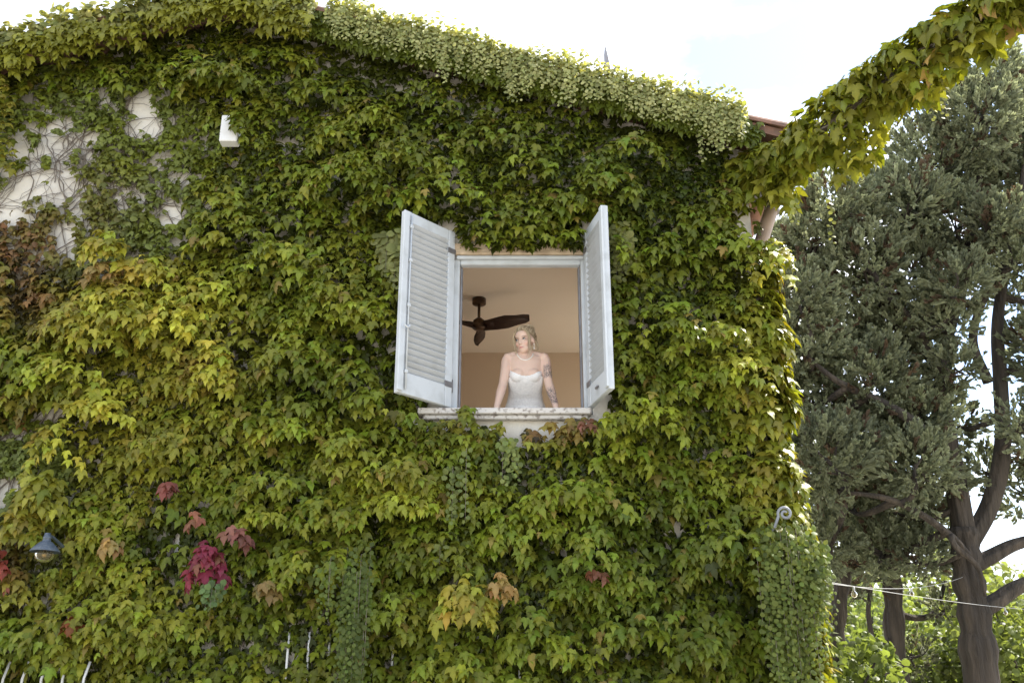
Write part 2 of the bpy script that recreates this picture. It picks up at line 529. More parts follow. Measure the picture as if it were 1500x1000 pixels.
# lintel, frame and sill
mb = MB(); mb.bbox((OX0 - .05, WY - .035, 4.756), (OX1 + .05, WY + .008, 4.845), .008); mb.build('lintel', M['lintel'], house)
frame = MB()
fy0, fy1 = WY + .012, WY + .075
frame.bbox((OX0 + .001, fy0, 3.57), (OX0 + .055, fy1, OZ1 - .005), .006)
frame.bbox((OX1 - .055, fy0, 3.57), (OX1 - .001, fy1, OZ1 - .005), .006)
frame.bbox((OX0 + .056, fy0 + .002, 4.695), (OX1 - .056, fy1, OZ1 - .006), .006)
fr = frame.build('window_frame', M['blue'], house)
mb = MB(); mb.bbox((OX0 + .03, fy0 - .03, 4.728), (OX1 - .03, fy0 - .002, 4.753), .005); mb.build('drip_rail', M['blue'], fr)
for sx in (OX0 + .058, OX1 - .074):
    mb = MB(); mb.bbox((sx, fy1 - .02, 3.58), (sx + .016, fy1 + .03, 4.69), .003); mb.build('frame_stop', M['zinc'], fr)
mb = MB(); mb.bbox((-.635, WY - .085, 3.545), (.535, WY + .30, 3.588), .006); sill = mb.build('window_sill', M['sill'], house)
mb = MB(); mb.bbox((-.60, WY - .06, 3.515), (.51, WY - .001, 3.544), .005); mb.build('sill_moulding', M['sill'], sill)

# shutters
def shutter(hx, tip, side):
    """hx: hinge x, tip: (x, y) of the free edge; frame, slats, rod and hinges"""
    h = Vector((hx, WY - .025, 0)); tp = Vector((tip[0], tip[1], 0))
    ex = (tp - h).normalized(); W = (tp - h).length
    ez = Vector((0, 0, 1))
    ey = ez.cross(ex)                     # thickness direction
    Mx = Matrix(((ex.x, ey.x, 0, h.x), (ex.y, ey.y, 0, h.y), (0, 0, 1, 0), (0, 0, 0, 1)))
    Z0, Z1 = 3.60, 4.925
    T = .021
    root = MB()
    st = .062
    root.bbox((0, -T, Z0), (st, T, Z1), .004, Mx)
    root.bbox((W - st, -T, Z0), (W, T, Z1), .004, Mx)
    root.bbox((st + .0005, -T + .002, Z1 - .085), (W - st - .0005, T - .002, Z1 - .001), .004, Mx)
    root.bbox((st + .0005, -T + .002, Z0 + .001), (W - st - .0005, T - .002, Z0 + .15), .004, Mx)
    sh = root.build('shutter', M['blue'], house)
    zs = Z0 + .165; n = 25; step = (Z1 - .10 - zs) / (n - 1)
    inner = 1 if side < 0 else -1        # the face turned to the room when shut
    slat = None
    for k in range(n):
        z = zs + k * step
        tl = R(49) * (1 if side < 0 else -1)
        Mk = Mx @ Matrix.Translation((0, 0, z)) @ Matrix.Rotation(tl + random.uniform(-.03, .03), 4, 'X')
        mb = MB(); mb.bbox((st - .006, -.029, -.0045), (W - st + .006, .029, .0045), .0015, Mk)
        mb.build('slat', M['slat'], sh)
    # rebate strip along the free edge, rod and handle on the camera side
    cs = 1 if side > 0 else -1
    cs = 1 if (ey * 1).dot(Vector((0, -1, 0))) > 0 else -1
    mb = MB(); a, b_ = sorted((cs * (T + .001), cs * (T + .016)))
    mb.bbox((W - .03, a, Z0 + .01), (W + .018, b_, Z1 - .012), .003, Mx); mb.build('rebate_strip', M['blue'], sh)
    p = lambda x, y, z: Mx @ Vector((x, cs * y, z))
    if side < 0:
        mb = MB(); mb.tube([p(W - .052, T + .012, Z0 + .03), p(W - .052, T + .012, Z1 - .03)], .006, 8)
        for zz in (Z0 + .15, Z0 + .62, Z0 + .95, Z1 - .12):
            c = p(W - .052, T + .006, zz); mb.bbox((W - .066, min(cs * T, cs * (T + .02)), zz - .012), (W - .038, max(cs * T, cs * (T + .02)), zz + .012), .003, Mx)
        mb.tube(smooth_path([p(W - .052, T + .012, Z0 + .47), p(W - .045, T + .04, Z0 + .46), p(W - .02, T + .05, Z0 + .44), p(W + .012, T + .05, Z0 + .45)], 4), .007, 8)
        mb.build('bolt_rod', M['blue'], sh)
    for zz in (Z0 + .16, Z1 - .16):
        mb = MB(); mb.tube([p(-.012, 0, zz - .045), p(-.012, 0, zz + .045)], .011, 10)
        mb.bbox((-.005, min(cs * T, cs * (T + .004)), zz - .02), (.07, max(cs * T, cs * (T + .004)), zz + .02), .001, Mx)
        mb.build('hinge', M['zinc'], sh)
    if side > 0:
        mb = MB(); mb.bbox((W * .5 - .025, min(cs * T, cs * (T + .012)), Z0 + .07), (W * .5 + .025, max(cs * T, cs * (T + .012)), Z0 + .085), .003, Mx); mb.build('latch', M['zinc'], sh)
    return sh
shutter(-.425, (-.752, 6.125), -1)
shutter(.535, (.638, 6.05), 1)

# ------------------------------------------------------------------ ivy leaves
def boston(c1, c2, wave, asym=0.0):
    half = [(.10, .10), (.30, .12), (.46, -.06), (.64, -.52), (.42, -.40), (.24, -.46), (.25, -.66), (.12, -.86)]
    rib = [(0, -.02), (0, -.35), (0, -.65), (0, -1.10)]
    pts = rib + [(x * (1 + asym), y) for x, y in half] + [(-x * (1 - asym), y + asym * .1) for x, y in half]
    F = []
    for s, o in ((1, 4), (-1, 12)):
        p = lambda k: o + k - 1
        tr = [(0, p(1), p(2)), (0, p(2), 1), (p(2), p(3), 1), (p(3), p(4), 1), (p(4), p(5), 1), (p(5), p(6), 1), (p(6), 2, 1), (p(6), p(7), 2), (p(7), p(8), 2), (p(8), 3, 2)]
        F += [t if s < 0 else t[::-1] for t in tr]
    V = []
    for i, (x, y) in enumerate(pts):
        z = -c1 * x * x - c2 * max(-y - .2, 0) ** 2 + wave * math.sin(9 * x + 5 * y) + (.05 * abs(x))
        V.append((x, y + .05, z))
    sh = np.array([1.16, 1.12, 1.10, 1.0] + [.94] * 16)
    return np.array(V), np.array(F), sh
BOSTON = [boston(.45, .35, .02), boston(.7, .2, .035, .08), boston(.25, .5, .03, -.1), boston(.9, .45, .02, .05), boston(1.2, .6, .05, -.14), boston(.3, .8, .045, .12)]
def roundleaf(c):
    V = [(0, 0, 0)]
    for x, y in ((0, .05), (.34, .06), (.52, -.25), (.42, -.62), (0, -.9), (-.42, -.62), (-.52, -.25), (-.34, .06)):
        V.append((x, y, -c * (x * x + .5 * y * y)))
    V[0] = (0, -.35, .04)
    F = [(0, 1 + (k + 1) % 8, 1 + k) for k in range(8)]
    return np.array(V), np.array(F), np.array([1.0] + [1.05] * 8)
ROUND = [roundleaf(.3), roundleaf(.7)]


def frames(tilt, yaw, roll):
    """leaf axes for arrays of angles: tilt 0 = hanging flat on the wall, 90 = horizontal"""
    tilt, yaw, roll = (np.asarray(a, float) for a in (tilt, yaw, roll))
    z0 = np.zeros_like(tilt)
    ey = np.stack([z0, np.sin(tilt), np.cos(tilt)], -1)
    ez = np.stack([z0, -np.cos(tilt), np.sin(tilt)], -1)
    ex = np.cross(ey, ez)
    c, s = np.cos(roll)[:, None], np.sin(roll)[:, None]
    ex, ey = ex * c + ey * s, -ex * s + ey * c
    cy, sy = np.cos(yaw), np.sin(yaw)
    def rz(a): return np.stack([a[:, 0] * cy - a[:, 1] * sy, a[:, 0] * sy + a[:, 1] * cy, a[:, 2]], -1)
    return np.stack([rz(ex), rz(ey), rz(ez)], -1)          # columns


class Leaves:
    def __init__(s): s.P = []; s.S = []; s.A = []; s.C = []
    def add(s, P, size, A, C):
        s.P.append(np.asarray(P)); s.S.append(np.broadcast_to(size, (len(P),)).copy()); s.A.append(A); s.C.append(np.asarray(C))
    def cat(s):
        return np.concatenate(s.P), np.concatenate(s.S), np.concatenate(s.A), np.concatenate(s.C)


def leaf_mass(name, P, S, A, C, tmpl, mat, parent, kind='stuff', edge=None):
    Vs, Fs, Cs = [], [], []
    off = 0
    var = RNG.integers(0, len(tmpl), len(P))
    for k, (V, F, sh) in enumerate(tmpl):
        I = np.where(var == k)[0]
        if not len(I): continue
        W = P[I][:, None, :] + S[I][:, None, None] * np.einsum('nij,kj->nki', A[I], V)
        Vs.append(W.reshape(-1, 3))
        Fs.append((F[None] + (np.arange(len(I)) * len(V))[:, None, None]).reshape(-1, 3) + off)
        cc = C[I][:, None, :] * sh[None, :, None]
        if edge is not None:
            m = np.ones(len(V)); m[0] = 0
            cc = cc * (1 - m[None, :, None] * edge[1]) + np.array(edge[0])[None, None, :] * (m[None, :, None] * edge[1])
        Cs.append(cc.reshape(-1, 3))
        off += len(I) * len(V)
    o = mesh_np(name, np.concatenate(Vs), np.concatenate(Fs), mat, parent, np.concatenate(Cs), smooth=True)
    if kind: o['kind'] = kind
    return o


_leafdata = {}
def leaf_objects(P, S, A, C, tmpl, mat, parent):
    q = np.clip(np.round(np.log(np.maximum(C, 1e-3)) * 5) / 5, -7, 0)
    for i in range(len(P)):
        v = i % len(tmpl)
        key = (id(tmpl), v, tuple(q[i]))
        if key not in _leafdata:
            V, F, sh = tmpl[v]
            _leafdata[key] = data_np('leaf', V, F, mat, np.exp(q[i])[None] * sh[:, None], True)
        o = bpy.data.objects.new('leaf', _leafdata[key])
        COL.objects.link(o)
        Mw = Matrix([[A[i][r][c] * S[i] for c in range(3)] + [P[i][r]] for r in range(3)] + [[0, 0, 0, 1]])
        o.parent = parent
        o.matrix_parent_inverse = Matrix.Translation(-Vector(parent.location))
        o.matrix_basis = Mw


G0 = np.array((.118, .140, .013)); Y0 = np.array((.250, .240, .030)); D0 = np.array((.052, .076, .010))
B0 = np.array((.185, .105, .040)); R0 = np.array((.17, .035, .040)); O0 = np.array((.30, .20, .065))

def blob(px, py, cx, cy, sx, sy=None):
    sy = sy or sx
    return np.exp(-(((px - cx) / sx) ** 2 + ((py - cy) / sy) ** 2))

def wall_colour(px, py, n):
    """how the leaf kind changes over the wall"""
    y = (.9 * blob(px, py, 200, 430, 130, 120) + .8 * blob(px, py, 300, 500, 90, 60) + .8 * blob(px, py, 140, 660, 100, 100)
         + .5 * blob(px, py, 260, 620, 130, 90) + .35 * blob(px, py, 120, 880, 160, 100) + .45 * blob(px, py, 560, 720, 120, 80)
         + .5 * blob(px, py, 20, 160, 60, 60) + .3 * blob(px, py, 600, 430, 120, 70) + .6 * blob(px, py, 680, 880, 50, 30)
         + .6 * blob(px, py, 1120, 480, 50, 200))
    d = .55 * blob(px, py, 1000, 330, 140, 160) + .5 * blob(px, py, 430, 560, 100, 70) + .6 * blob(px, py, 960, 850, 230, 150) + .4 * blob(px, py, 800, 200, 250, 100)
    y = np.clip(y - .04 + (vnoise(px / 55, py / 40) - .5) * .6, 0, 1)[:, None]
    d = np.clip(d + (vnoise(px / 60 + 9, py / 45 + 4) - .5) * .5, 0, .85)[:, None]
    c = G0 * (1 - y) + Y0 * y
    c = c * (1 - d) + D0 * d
    br = .85 * blob(px, py, 20, 350, 60, 45) + .6 * blob(px, py, 40, 430, 60, 50) + .5 * blob(px, py, 300, 535, 40, 20) + .55 * blob(px, py, 170, 395, 30, 25) + .6 * blob(px, py, 30, 620, 35, 30) + .5 * blob(px, py, 790, 632, 40, 16) + .55 * blob(px, py, 15, 820, 35, 50)
    br = np.clip(br * (.5 + vnoise(px / 14, py / 12)), 0, .9)[:, None]
    rb = (B0 * .55 + R0 * .45)
    c = c * (1 - br) + rb * br
    return c


ZB = 0.9
def wall_ok(P, px, py):
    """where leaves may grow on the front: not in the window, through the shutters or above the roof"""
    x, y, z = P[:, 0], P[:, 1], P[:, 2]
    dep = WY - y
    ok = (z < roof_z_np(x) - .10) & (z > ZB)
    ok &= ~((x > -.47) & (x < .60) & (z > 3.60) & (z < 4.80))
    inz = (z > 3.50) & (z < 5.03)
    ok &= ~(inz & (x <= -.38) & (x > -.95) & (dep > np.maximum((-.425 - x) * .99 - .10, .0)) & (dep > .0))
    ok &= ~(inz & (x >= .5) & (x < .66 + .12) & (x < .54 + dep * .30 + .11))
    ok &= ~((px > 716) & (px < 838) & (py > 596) & (py < 636 + 8 * np.sin(px / 9)))   # bare patch under the sill
    ok &= ~((x > 1.62) & (z > 4.78) & (dep > .03))
    ok &= ~((px > 312) & (px < 338) & (py > 150) & (py < 216) & (dep > .14))
    ok &= ~((px > 38) & (px < 96) & (py > 775) & (py < 832) & (dep > .10))
    for a, b0, b1 in ((451, 935, 1010), (544, 918, 960), (544, 975, 1010), (8, 968, 1020), (35, 966, 1020), (62, 968, 1020), (93, 970, 1020)):
        ok &= ~((np.abs(px - a) < 5) & (py > b0 - 6) & (py < b1 - 4) & (dep > .08))
    ok &= ~((x > -.66) & (x < .57) & (z > 3.43) & (z < 3.62) & (dep > .03) & ((x > -.25) | (dep < .1)))
    return ok

def roof_z_np(x): return RZ - RS * np.abs(x - RX)

BARE = [(80, 215, 62, 46), (40, 262, 48, 42), (102, 268, 24, 48), (20, 292, 48, 36), (95, 352, 24, 36), (205, 150, 26, 20), (212, 186, 28, 20), (234, 236, 13, 16),
        (247, 308, 26, 22), (257, 346, 20, 13), (10, 712, 26, 16), (122, 203, 22, 20), (150, 133, 18, 11), (42, 142, 14, 10), (75, 606, 26, 14), (300, 300, 16, 12), (180, 300, 10, 16), (15, 636, 18, 10)]
def bare(px, py):
    m = np.full_like(px, -1.0)
    wob = (vnoise(px / 13, py / 13) - .5) * .9
    for cx, cy, sx, sy in BARE:
        m = np.maximum(m, 1.0 - ((px - cx) / sx) ** 2 - ((py - cy) / sy) ** 2 + wob)
    return m
def sparse(px, py):
    """1 where only the thin small-leaved growth covers the wall"""
    e = 1.0 - ((px - 110) / 235) ** 2 - ((py - 245) / 150) ** 2 + (vnoise(px / 40, py / 40) - .5) * .7
    e2 = 1.0 - ((px - 20) / 85) ** 2 - ((py - 680) / 80) ** 2 + (vnoise(px / 30, py / 30) - .5) * .5
    return np.clip(np.maximum(e, e2) * 4, 0, 1)

IVY = Leaves()
OUT = []           # prominence flag per leaf
# flat base layer on the wall
n = 31000
x = RNG.uniform(-4.5, HX1 + .05, n); z = RNG.uniform(ZB, 6.9, n)
dep = RNG.uniform(.02, .09, n)
P = np.stack([x, WY - dep, z], -1)
px, py = to_px(P)
keep = wall_ok(P, px, py) & (RNG.random(n) > sparse(px, py) * .93) & (bare(px, py) < 0.05)
P, px, py = P[keep], px[keep], py[keep]; k = len(P)
c = wall_colour(px, py, k) * RNG.uniform(.22, .52, (k, 1)) * np.array((.88, .95, 1.0))  # wall layer darkened: shade of the gaps put into the leaf colour
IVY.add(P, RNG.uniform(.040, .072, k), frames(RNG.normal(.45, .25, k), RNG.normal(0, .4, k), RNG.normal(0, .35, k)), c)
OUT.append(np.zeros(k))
# sprays: drooping tiers of leaves standing off the wall
def spray(cx, cz, w, h, prot, n, colour=None, size=(.085, .14), jit=.22, face=0.0, origin=None, d0=.04):
    s = RNG.uniform(-1, 1, n); t = RNG.random(n) ** .8
    dome = np.sqrt(np.clip(1 - s * s * .85, 0, 1))
    dep = d0 + prot * dome * (0.35 + .65 * np.sin(np.pi * (.12 + .6 * t))) + RNG.uniform(-.03, .03, n)
    lx = cx + s * w / 2 * (.75 + .25 * t); lz = cz - t * h - .10 * s * s * h / .3 + RNG.normal(0, .012, n)
    tilt = np.clip(1.10 - .72 * t + RNG.normal(0, .20, n), -.1, 1.35)
    yaw = s * .45 + RNG.normal(0, .28, n)
    roll = -s * .25 + RNG.normal(0, .22, n)
    sz = size[0] * .8 + (size[1] * 1.12 - size[0] * .8) * RNG.beta(1.6, 2.0, n)
    if face == 0.0:
        P = np.stack([lx, WY - dep, lz], -1)
    else:                                        # side wall: lx runs along y
        P = np.stack([HX1 + dep, lx, lz], -1); yaw = yaw + math.pi / 2
    px, py = to_px(P)
    if colour is None:
        c = wall_colour(px, py, n) * (1 + RNG.normal(0, jit, (n, 1)))
    else:
        c = np.array(colour)[None] * (1 + RNG.normal(0, jit, (n, 1)))
    c = np.clip(c * (1 + RNG.normal(0, .06, (n, 3))), .008, .6)
    ag = RNG.random(n) < .02
    c[ag] = c[ag] * .45 + B0 * .55
    return P, sz, frames(tilt, yaw, roll), c, px, py

cnt = 0
gx = np.arange(-4.4, HX1 + .12, .165); gz = np.arange(ZB + .1, 6.95, .135)
order = [(a + random.uniform(-.08, .08), b + random.uniform(-.07, .07)) for a in gx for b in gz]
for cx, cz in order:
    if cz > roof_z(cx) - .16: continue
    ppx, ppy = to_px(np.array([[cx, WY - .1, cz]]))
    sp = sparse(ppx, ppy)[0]
    if random.random() < sp * .97: continue
    big = vnoise(cx * 1.9 + 3, cz * 2.3 + 7)
    if random.random() < .24: continue
    prot = .02 + .22 * max(0, float(big) - .25) * random.uniform(.3, 1.3)
    lush = float(blob(ppx, ppy, 200, 520, 180, 260)[0])
    prot += .10 * lush * random.random()
    nn = random.randint(19, 38)
    sc = random.uniform(.85, 1.15)
    if cx > .75: sc *= 1.1
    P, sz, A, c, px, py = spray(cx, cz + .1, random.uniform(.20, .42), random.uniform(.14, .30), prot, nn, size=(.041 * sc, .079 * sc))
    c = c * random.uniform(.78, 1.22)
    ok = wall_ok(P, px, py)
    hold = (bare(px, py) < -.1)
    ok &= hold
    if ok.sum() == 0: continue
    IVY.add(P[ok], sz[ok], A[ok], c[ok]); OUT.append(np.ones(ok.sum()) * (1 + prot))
for k in range(230):                             # larger overhanging tiers
    ppx, ppy = random.uniform(-40, 1120), random.uniform(60, 1010)
    c0 = at(ppx, ppy, WY - .1)
    if c0.z > roof_z(c0.x) - .3 or sparse(np.array([ppx]), np.array([ppy]))[0] > .3: continue
    if any(abs(ppx - a) < b and -70 < ppy - c < d for a, b, c, d in ((317, 70, 815, 60), (335, 60, 188, 50), (66, 60, 800, 40), (545, 60, 960, 60), (450, 40, 960, 60), (700, 30, 930, 40), (50, 90, 985, 60), (1150, 60, 760, 60), (780, 100, 640, 40), (515, 50, 880, 130), (735, 40, 850, 30))): continue
    prot = random.uniform(.12, .36)
    w = random.uniform(.35, .8)
    P, sz, A, c, px, py = spray(c0.x, c0.z, w, random.uniform(.14, .34), prot, int(100 * w + 16), size=(.044, .084), d0=.06)
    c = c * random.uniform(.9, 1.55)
    ok = wall_ok(P, px, py) & (bare(px, py) < -.1)
    if ok.sum(): IVY.add(P[ok], sz[ok], A[ok], c[ok]); OUT.append(np.ones(ok.sum()) * (1 + prot))
# growth wrapped round the corner and along the sunny side wall
for k in range(330):
    yy = 6.42 + 1.9 * random.random() ** 1.6; zz = random.uniform(ZB, 4.72)
    prot = random.uniform(.02, .12) * (1.0 if zz > 2.8 else 1.6)
    P, sz, A, c, px, py = spray(yy, zz + .1, random.uniform(.25, .45), random.uniform(.15, .3), prot, 18, face=1.0, colour=(G0 + Y0) / 2, size=(.06, .11))
    IVY.add(P, sz, A, c); OUT.append(np.zeros(len(P)))
# bulges of the corner seen in the outline
for (bx, by, w, h, pr) in ((1112, 480, .3, .5, .2), (1100, 560, .3, .4, .2), (1125, 690, .4, .5, .22), (1140, 760, .4, .4, .2)):
    c0 = at(bx, by, 6.5)
    for q in range(5):
        P, sz, A, c, px, py = spray(c0.x + random.uniform(-.12, .06), c0.z + random.uniform(-.2, .2), w, h * .6, pr, 26, colour=(G0 * .6 + Y0 * .4), size=(.06, .105))
        P[:, 0] = np.minimum(P[:, 0], 1.86)
        IVY.add(P, sz, A, c); OUT.append(np.ones(len(P)) * .8)
# coloured sprays
def colour_spray(bx, by, w, h, prot, n, colour, size=(.08, .12), jit=.2):
    c0 = at(bx, by, WY - .15)
    n = int(n * 1.7)
    P, sz, A, c, px, py = spray(c0.x, c0.z, w, h, prot, n, colour=colour, size=(size[0] * .68, size[1] * .72), jit=jit, d0=.20)
    IVY.add(P, sz, A, c); OUT.append(np.ones(n) * 2.0)
colour_spray(317, 800, .26, .20, .16, 26, (.17, .026, .045), (.075, .115))
for by in (125, 165, 205):
    colour_spray(12, by, .28, .26, .12, 30, Y0 * .7, (.06, .1))
colour_spray(358, 168, .09, .20, .13, 16, G0, (.08, .12))
colour_spray(352, 778, .16, .05, .12, 8, (.17, .07, .055))
colour_spray(735, 845, .20, .10, .14, 11, O0 * .9, (.08, .12))
colour_spray(175, 790, .14, .06, .12, 7, O0)
colour_spray(258, 712, .10, .04, .12, 5, (.17, .06, .05))
colour_spray(682, 850, .42, .24, .22, 46, Y0 * .95, (.085, .125))
colour_spray(120, 905, .10, .06, .10, 5, (.22, .07, .03))
colour_spray(18, 805, .12, .2, .12, 9, (.20, .05, .035))
colour_spray(400, 850, .16, .08, .12, 9, (.20, .14, .05))
colour_spray(170, 355, .36, .22, .24, 40, Y0 * 1.1, (.08, .125))
colour_spray(165, 400, .26, .12, .22, 22, O0 * .8, (.08, .12))
colour_spray(325, 500, .3, .35, .16, 44, Y0 * 1.15, (.075, .115))
colour_spray(80, 700, .34, .22, .22, 36, Y0 * .8, (.09, .13))
colour_spray(55, 745, .3, .2, .2, 30, Y0 * .75, (.09, .13))
colour_spray(860, 610, .12, .1, .08, 9, (.16, .075, .05), (.05, .09))
for _ in range(2):
    colour_spray(random.uniform(0, 1000), random.uniform(640, 990), .12, .05, .12, random.randint(2, 4), random.choice([B0, O0 * .8, (.19, .08, .05)]), (.07, .11))
# dry fringe on the sill edge
for q in range(16):
    bx = random.choice([random.uniform(615, 730), random.uniform(800, 866)])
    c0 = at(bx, random.uniform(606, 632), WY - .08)
    P, sz, A, c, px, py = spray(c0.x, c0.z, .12, .08, .05, 7, size=(.04, .085), d0=.07, colour=(Y0 * .7 if bx < 735 else B0 * .6 + Y0 * .3))
    ok = (P[:, 2] < 3.50)
    IVY.add(P[ok], sz[ok], A[ok], c[ok]); OUT.append(np.ones(ok.sum()) * .5)

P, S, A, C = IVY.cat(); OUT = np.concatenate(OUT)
px, py = to_px(P)
vis = (px > 10) & (px < 1140) & (py > 40) & (py < 990) & (OUT > .4)
view = np.array((0, 0, CAMZ)) - P; view /= np.linalg.norm(view, axis=1)[:, None]
score = S ** 2 * np.abs((A[:, :, 2] * view).sum(1)) * (.6 + .4 * np.minimum(OUT, 2)) * (.55 + .45 * np.clip((WY - P[:, 1]) / .3, 0, 1)) * vis
pick = np.argsort(-score)[:300]
rest = np.ones(len(P), bool); rest[pick] = False
ivy = tag(empty('climbing_ivy', (-1.2, WY - .05, 0)), 'broad leaved green ivy covering the front wall around the window', 'ivy')
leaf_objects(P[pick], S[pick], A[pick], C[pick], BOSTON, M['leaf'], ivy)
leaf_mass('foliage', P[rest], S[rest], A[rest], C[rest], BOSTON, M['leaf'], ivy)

# woody stems of the big ivy
def vine_paths(starts, steps, stepl, spread, up, depth=.02, branch=.12, width=.010):
    out = []
    todo = [(Vector(s), a, steps, width) for s, a in starts]
    while todo and len(out) < 900:
        p, a, n, w = todo.pop()
        pts = [p.copy()]; rr = [w]
        for k in range(n):
            a += random.gauss(0, spread); a += (up - a) * .06
            p = p + Vector((math.cos(a), 0, math.sin(a))) * stepl
            if p.x > HX1 - .06 or p.z > roof_z(p.x) - .2 or p.z < .3 or (-.5 < p.x < .62 and 3.5 < p.z < 4.85): break
            p.y = WY - depth * random.uniform(.5, 1.2)
            pts.append(p.copy()); w *= .965; rr.append(max(w, .0014))
            if random.random() < branch and w > .002:
                todo.append((p.copy(), a + random.choice((-1, 1)) * random.uniform(.4, 1.0), int((n - k) * .7), w * .65))
        if len(pts) > 2: out.append((pts, rr))
    return out
mb = MB()
for pts, rr in vine_paths([((random.uniform(-4, 1.5), WY - .02, .35), R(random.uniform(70, 110))) for _ in range(16)], 46, .11, .16, R(92), branch=.06, width=.022):
    mb.tube(pts, rr, 5, False)
mb.build('stem', M['stem'], ivy)['kind'] = 'stuff'

# ------------------------------------------------------------------ small-leaved growth on the bare plaster
thin = tag(empty('creeping_vine', (-2.8, WY - .03, 5.2)), 'thin small leaved creeper with bare grey stems on exposed plaster', 'creeper')
mb = MB()
st = []
for _ in range(46):
    q = at(random.uniform(-60, 290), random.uniform(150, 400), WY - .01)
    st.append(((q.x, WY - .012, q.z), R(random.uniform(20, 160))))
for _ in range(7):
    q = at(random.uniform(-40, 110), random.uniform(600, 760), WY - .01)
    st.append(((q.x, WY - .012, q.z), R(random.uniform(20, 160))))
VINES = vine_paths(st, 22, .045, .30, R(100), depth=.014, branch=.22, width=.0048)
for pts, rr in VINES:
    if pts[0].x < -1.75: mb.tube(pts, rr, 4, False)
mb.build('stem', M['stem'], thin)['kind'] = 'stuff'
TH = Leaves()
n = 24000
qx = RNG.uniform(-120, 420, n); qy = RNG.uniform(85, 790, n)
sp = sparse(qx, qy); br = bare(qx, qy)
cov = vnoise(qx / 16, qy / 14) * .6 + vnoise(qx / 7 + 5, qy / 7) * .4
keep = (sp > .2) & (br < .0) & (cov > .33)
keep |= (sp > .2) & (br < .8) & (cov > .62)
qx, qy = qx[keep], qy[keep]; k = len(qx)
P = np.array([at(a, b, WY - random.uniform(.015, .09)) for a, b in zip(qx, qy)])
ok = P[:, 2] < roof_z_np(P[:, 0]) - .15
P, qx, qy = P[ok], qx[ok], qy[ok]; k = len(P)
tone = vnoise(qx / 30 + 3, qy / 30)[:, None]
c = G0 * (1 - tone) * 1.1 + np.array((.13, .16, .045)) * tone
red = np.clip(1.2 * blob(qx, qy, 20, 345, 70, 50) + .7 * blob(qx, qy, 40, 420, 70, 50) + .35 * blob(qx, qy, 150, 290, 60, 60), 0, .85)[:, None] * RNG.uniform(.3, 1, (k, 1))
c = (c * (1 - red) + (B0 * .5 + R0 * .5) * red) * RNG.uniform(.6, 1.3, (k, 1))
TH.add(P, RNG.uniform(.03, .062, k), frames(RNG.normal(.5, .3, k), RNG.normal(0, .5, k), RNG.normal(0, .6, k)), c)
P, S, A, C = TH.cat()
leaf_mass('foliage', P, S, A, C, BOSTON + ROUND, M['leaf'], thin)

# ------------------------------------------------------------------ hanging strands
def strands(L, tops, lengths, leaf, colour, cvar=.2, step=.022, sway=.02, dirn=(0, 0, -1), face=0.0, pale=None):
    for tp, ln in zip(tops, lengths):
        nseg = max(3, int(ln / step))
        a = random.uniform(0, 6.28); ph = random.uniform(0, 6.28)
        t = np.arange(nseg) / nseg
        x = tp[0] + sway * np.sin(t * 4 + ph) + RNG.normal(0, .006, nseg)
        y = tp[1] + sway * .6 * np.cos(t * 3 + a) + RNG.normal(0, .008, nseg)
        z = tp[2] - t * ln
        side = np.where(np.arange(nseg) % 2 == 0, 1, -1)
        P = np.stack([x + side * leaf * .28, y, z], -1)
        c = np.array(colour) * random.uniform(1 - cvar, 1 + cvar) * RNG.uniform(.75, 1.25, (nseg, 1))
        if pale is not None:
            w = RNG.random((nseg, 1)) * pale[1]
            c = c * (1 - w) + np.array(pale[0]) * w
        L.add(P, leaf * RNG.uniform(.75, 1.15, nseg) * (1 - .35 * t), frames(RNG.normal(.35, .25, nseg), side * .3 + RNG.normal(face, .35, nseg), side * .5 + RNG.normal(0, .3, nseg)), c)

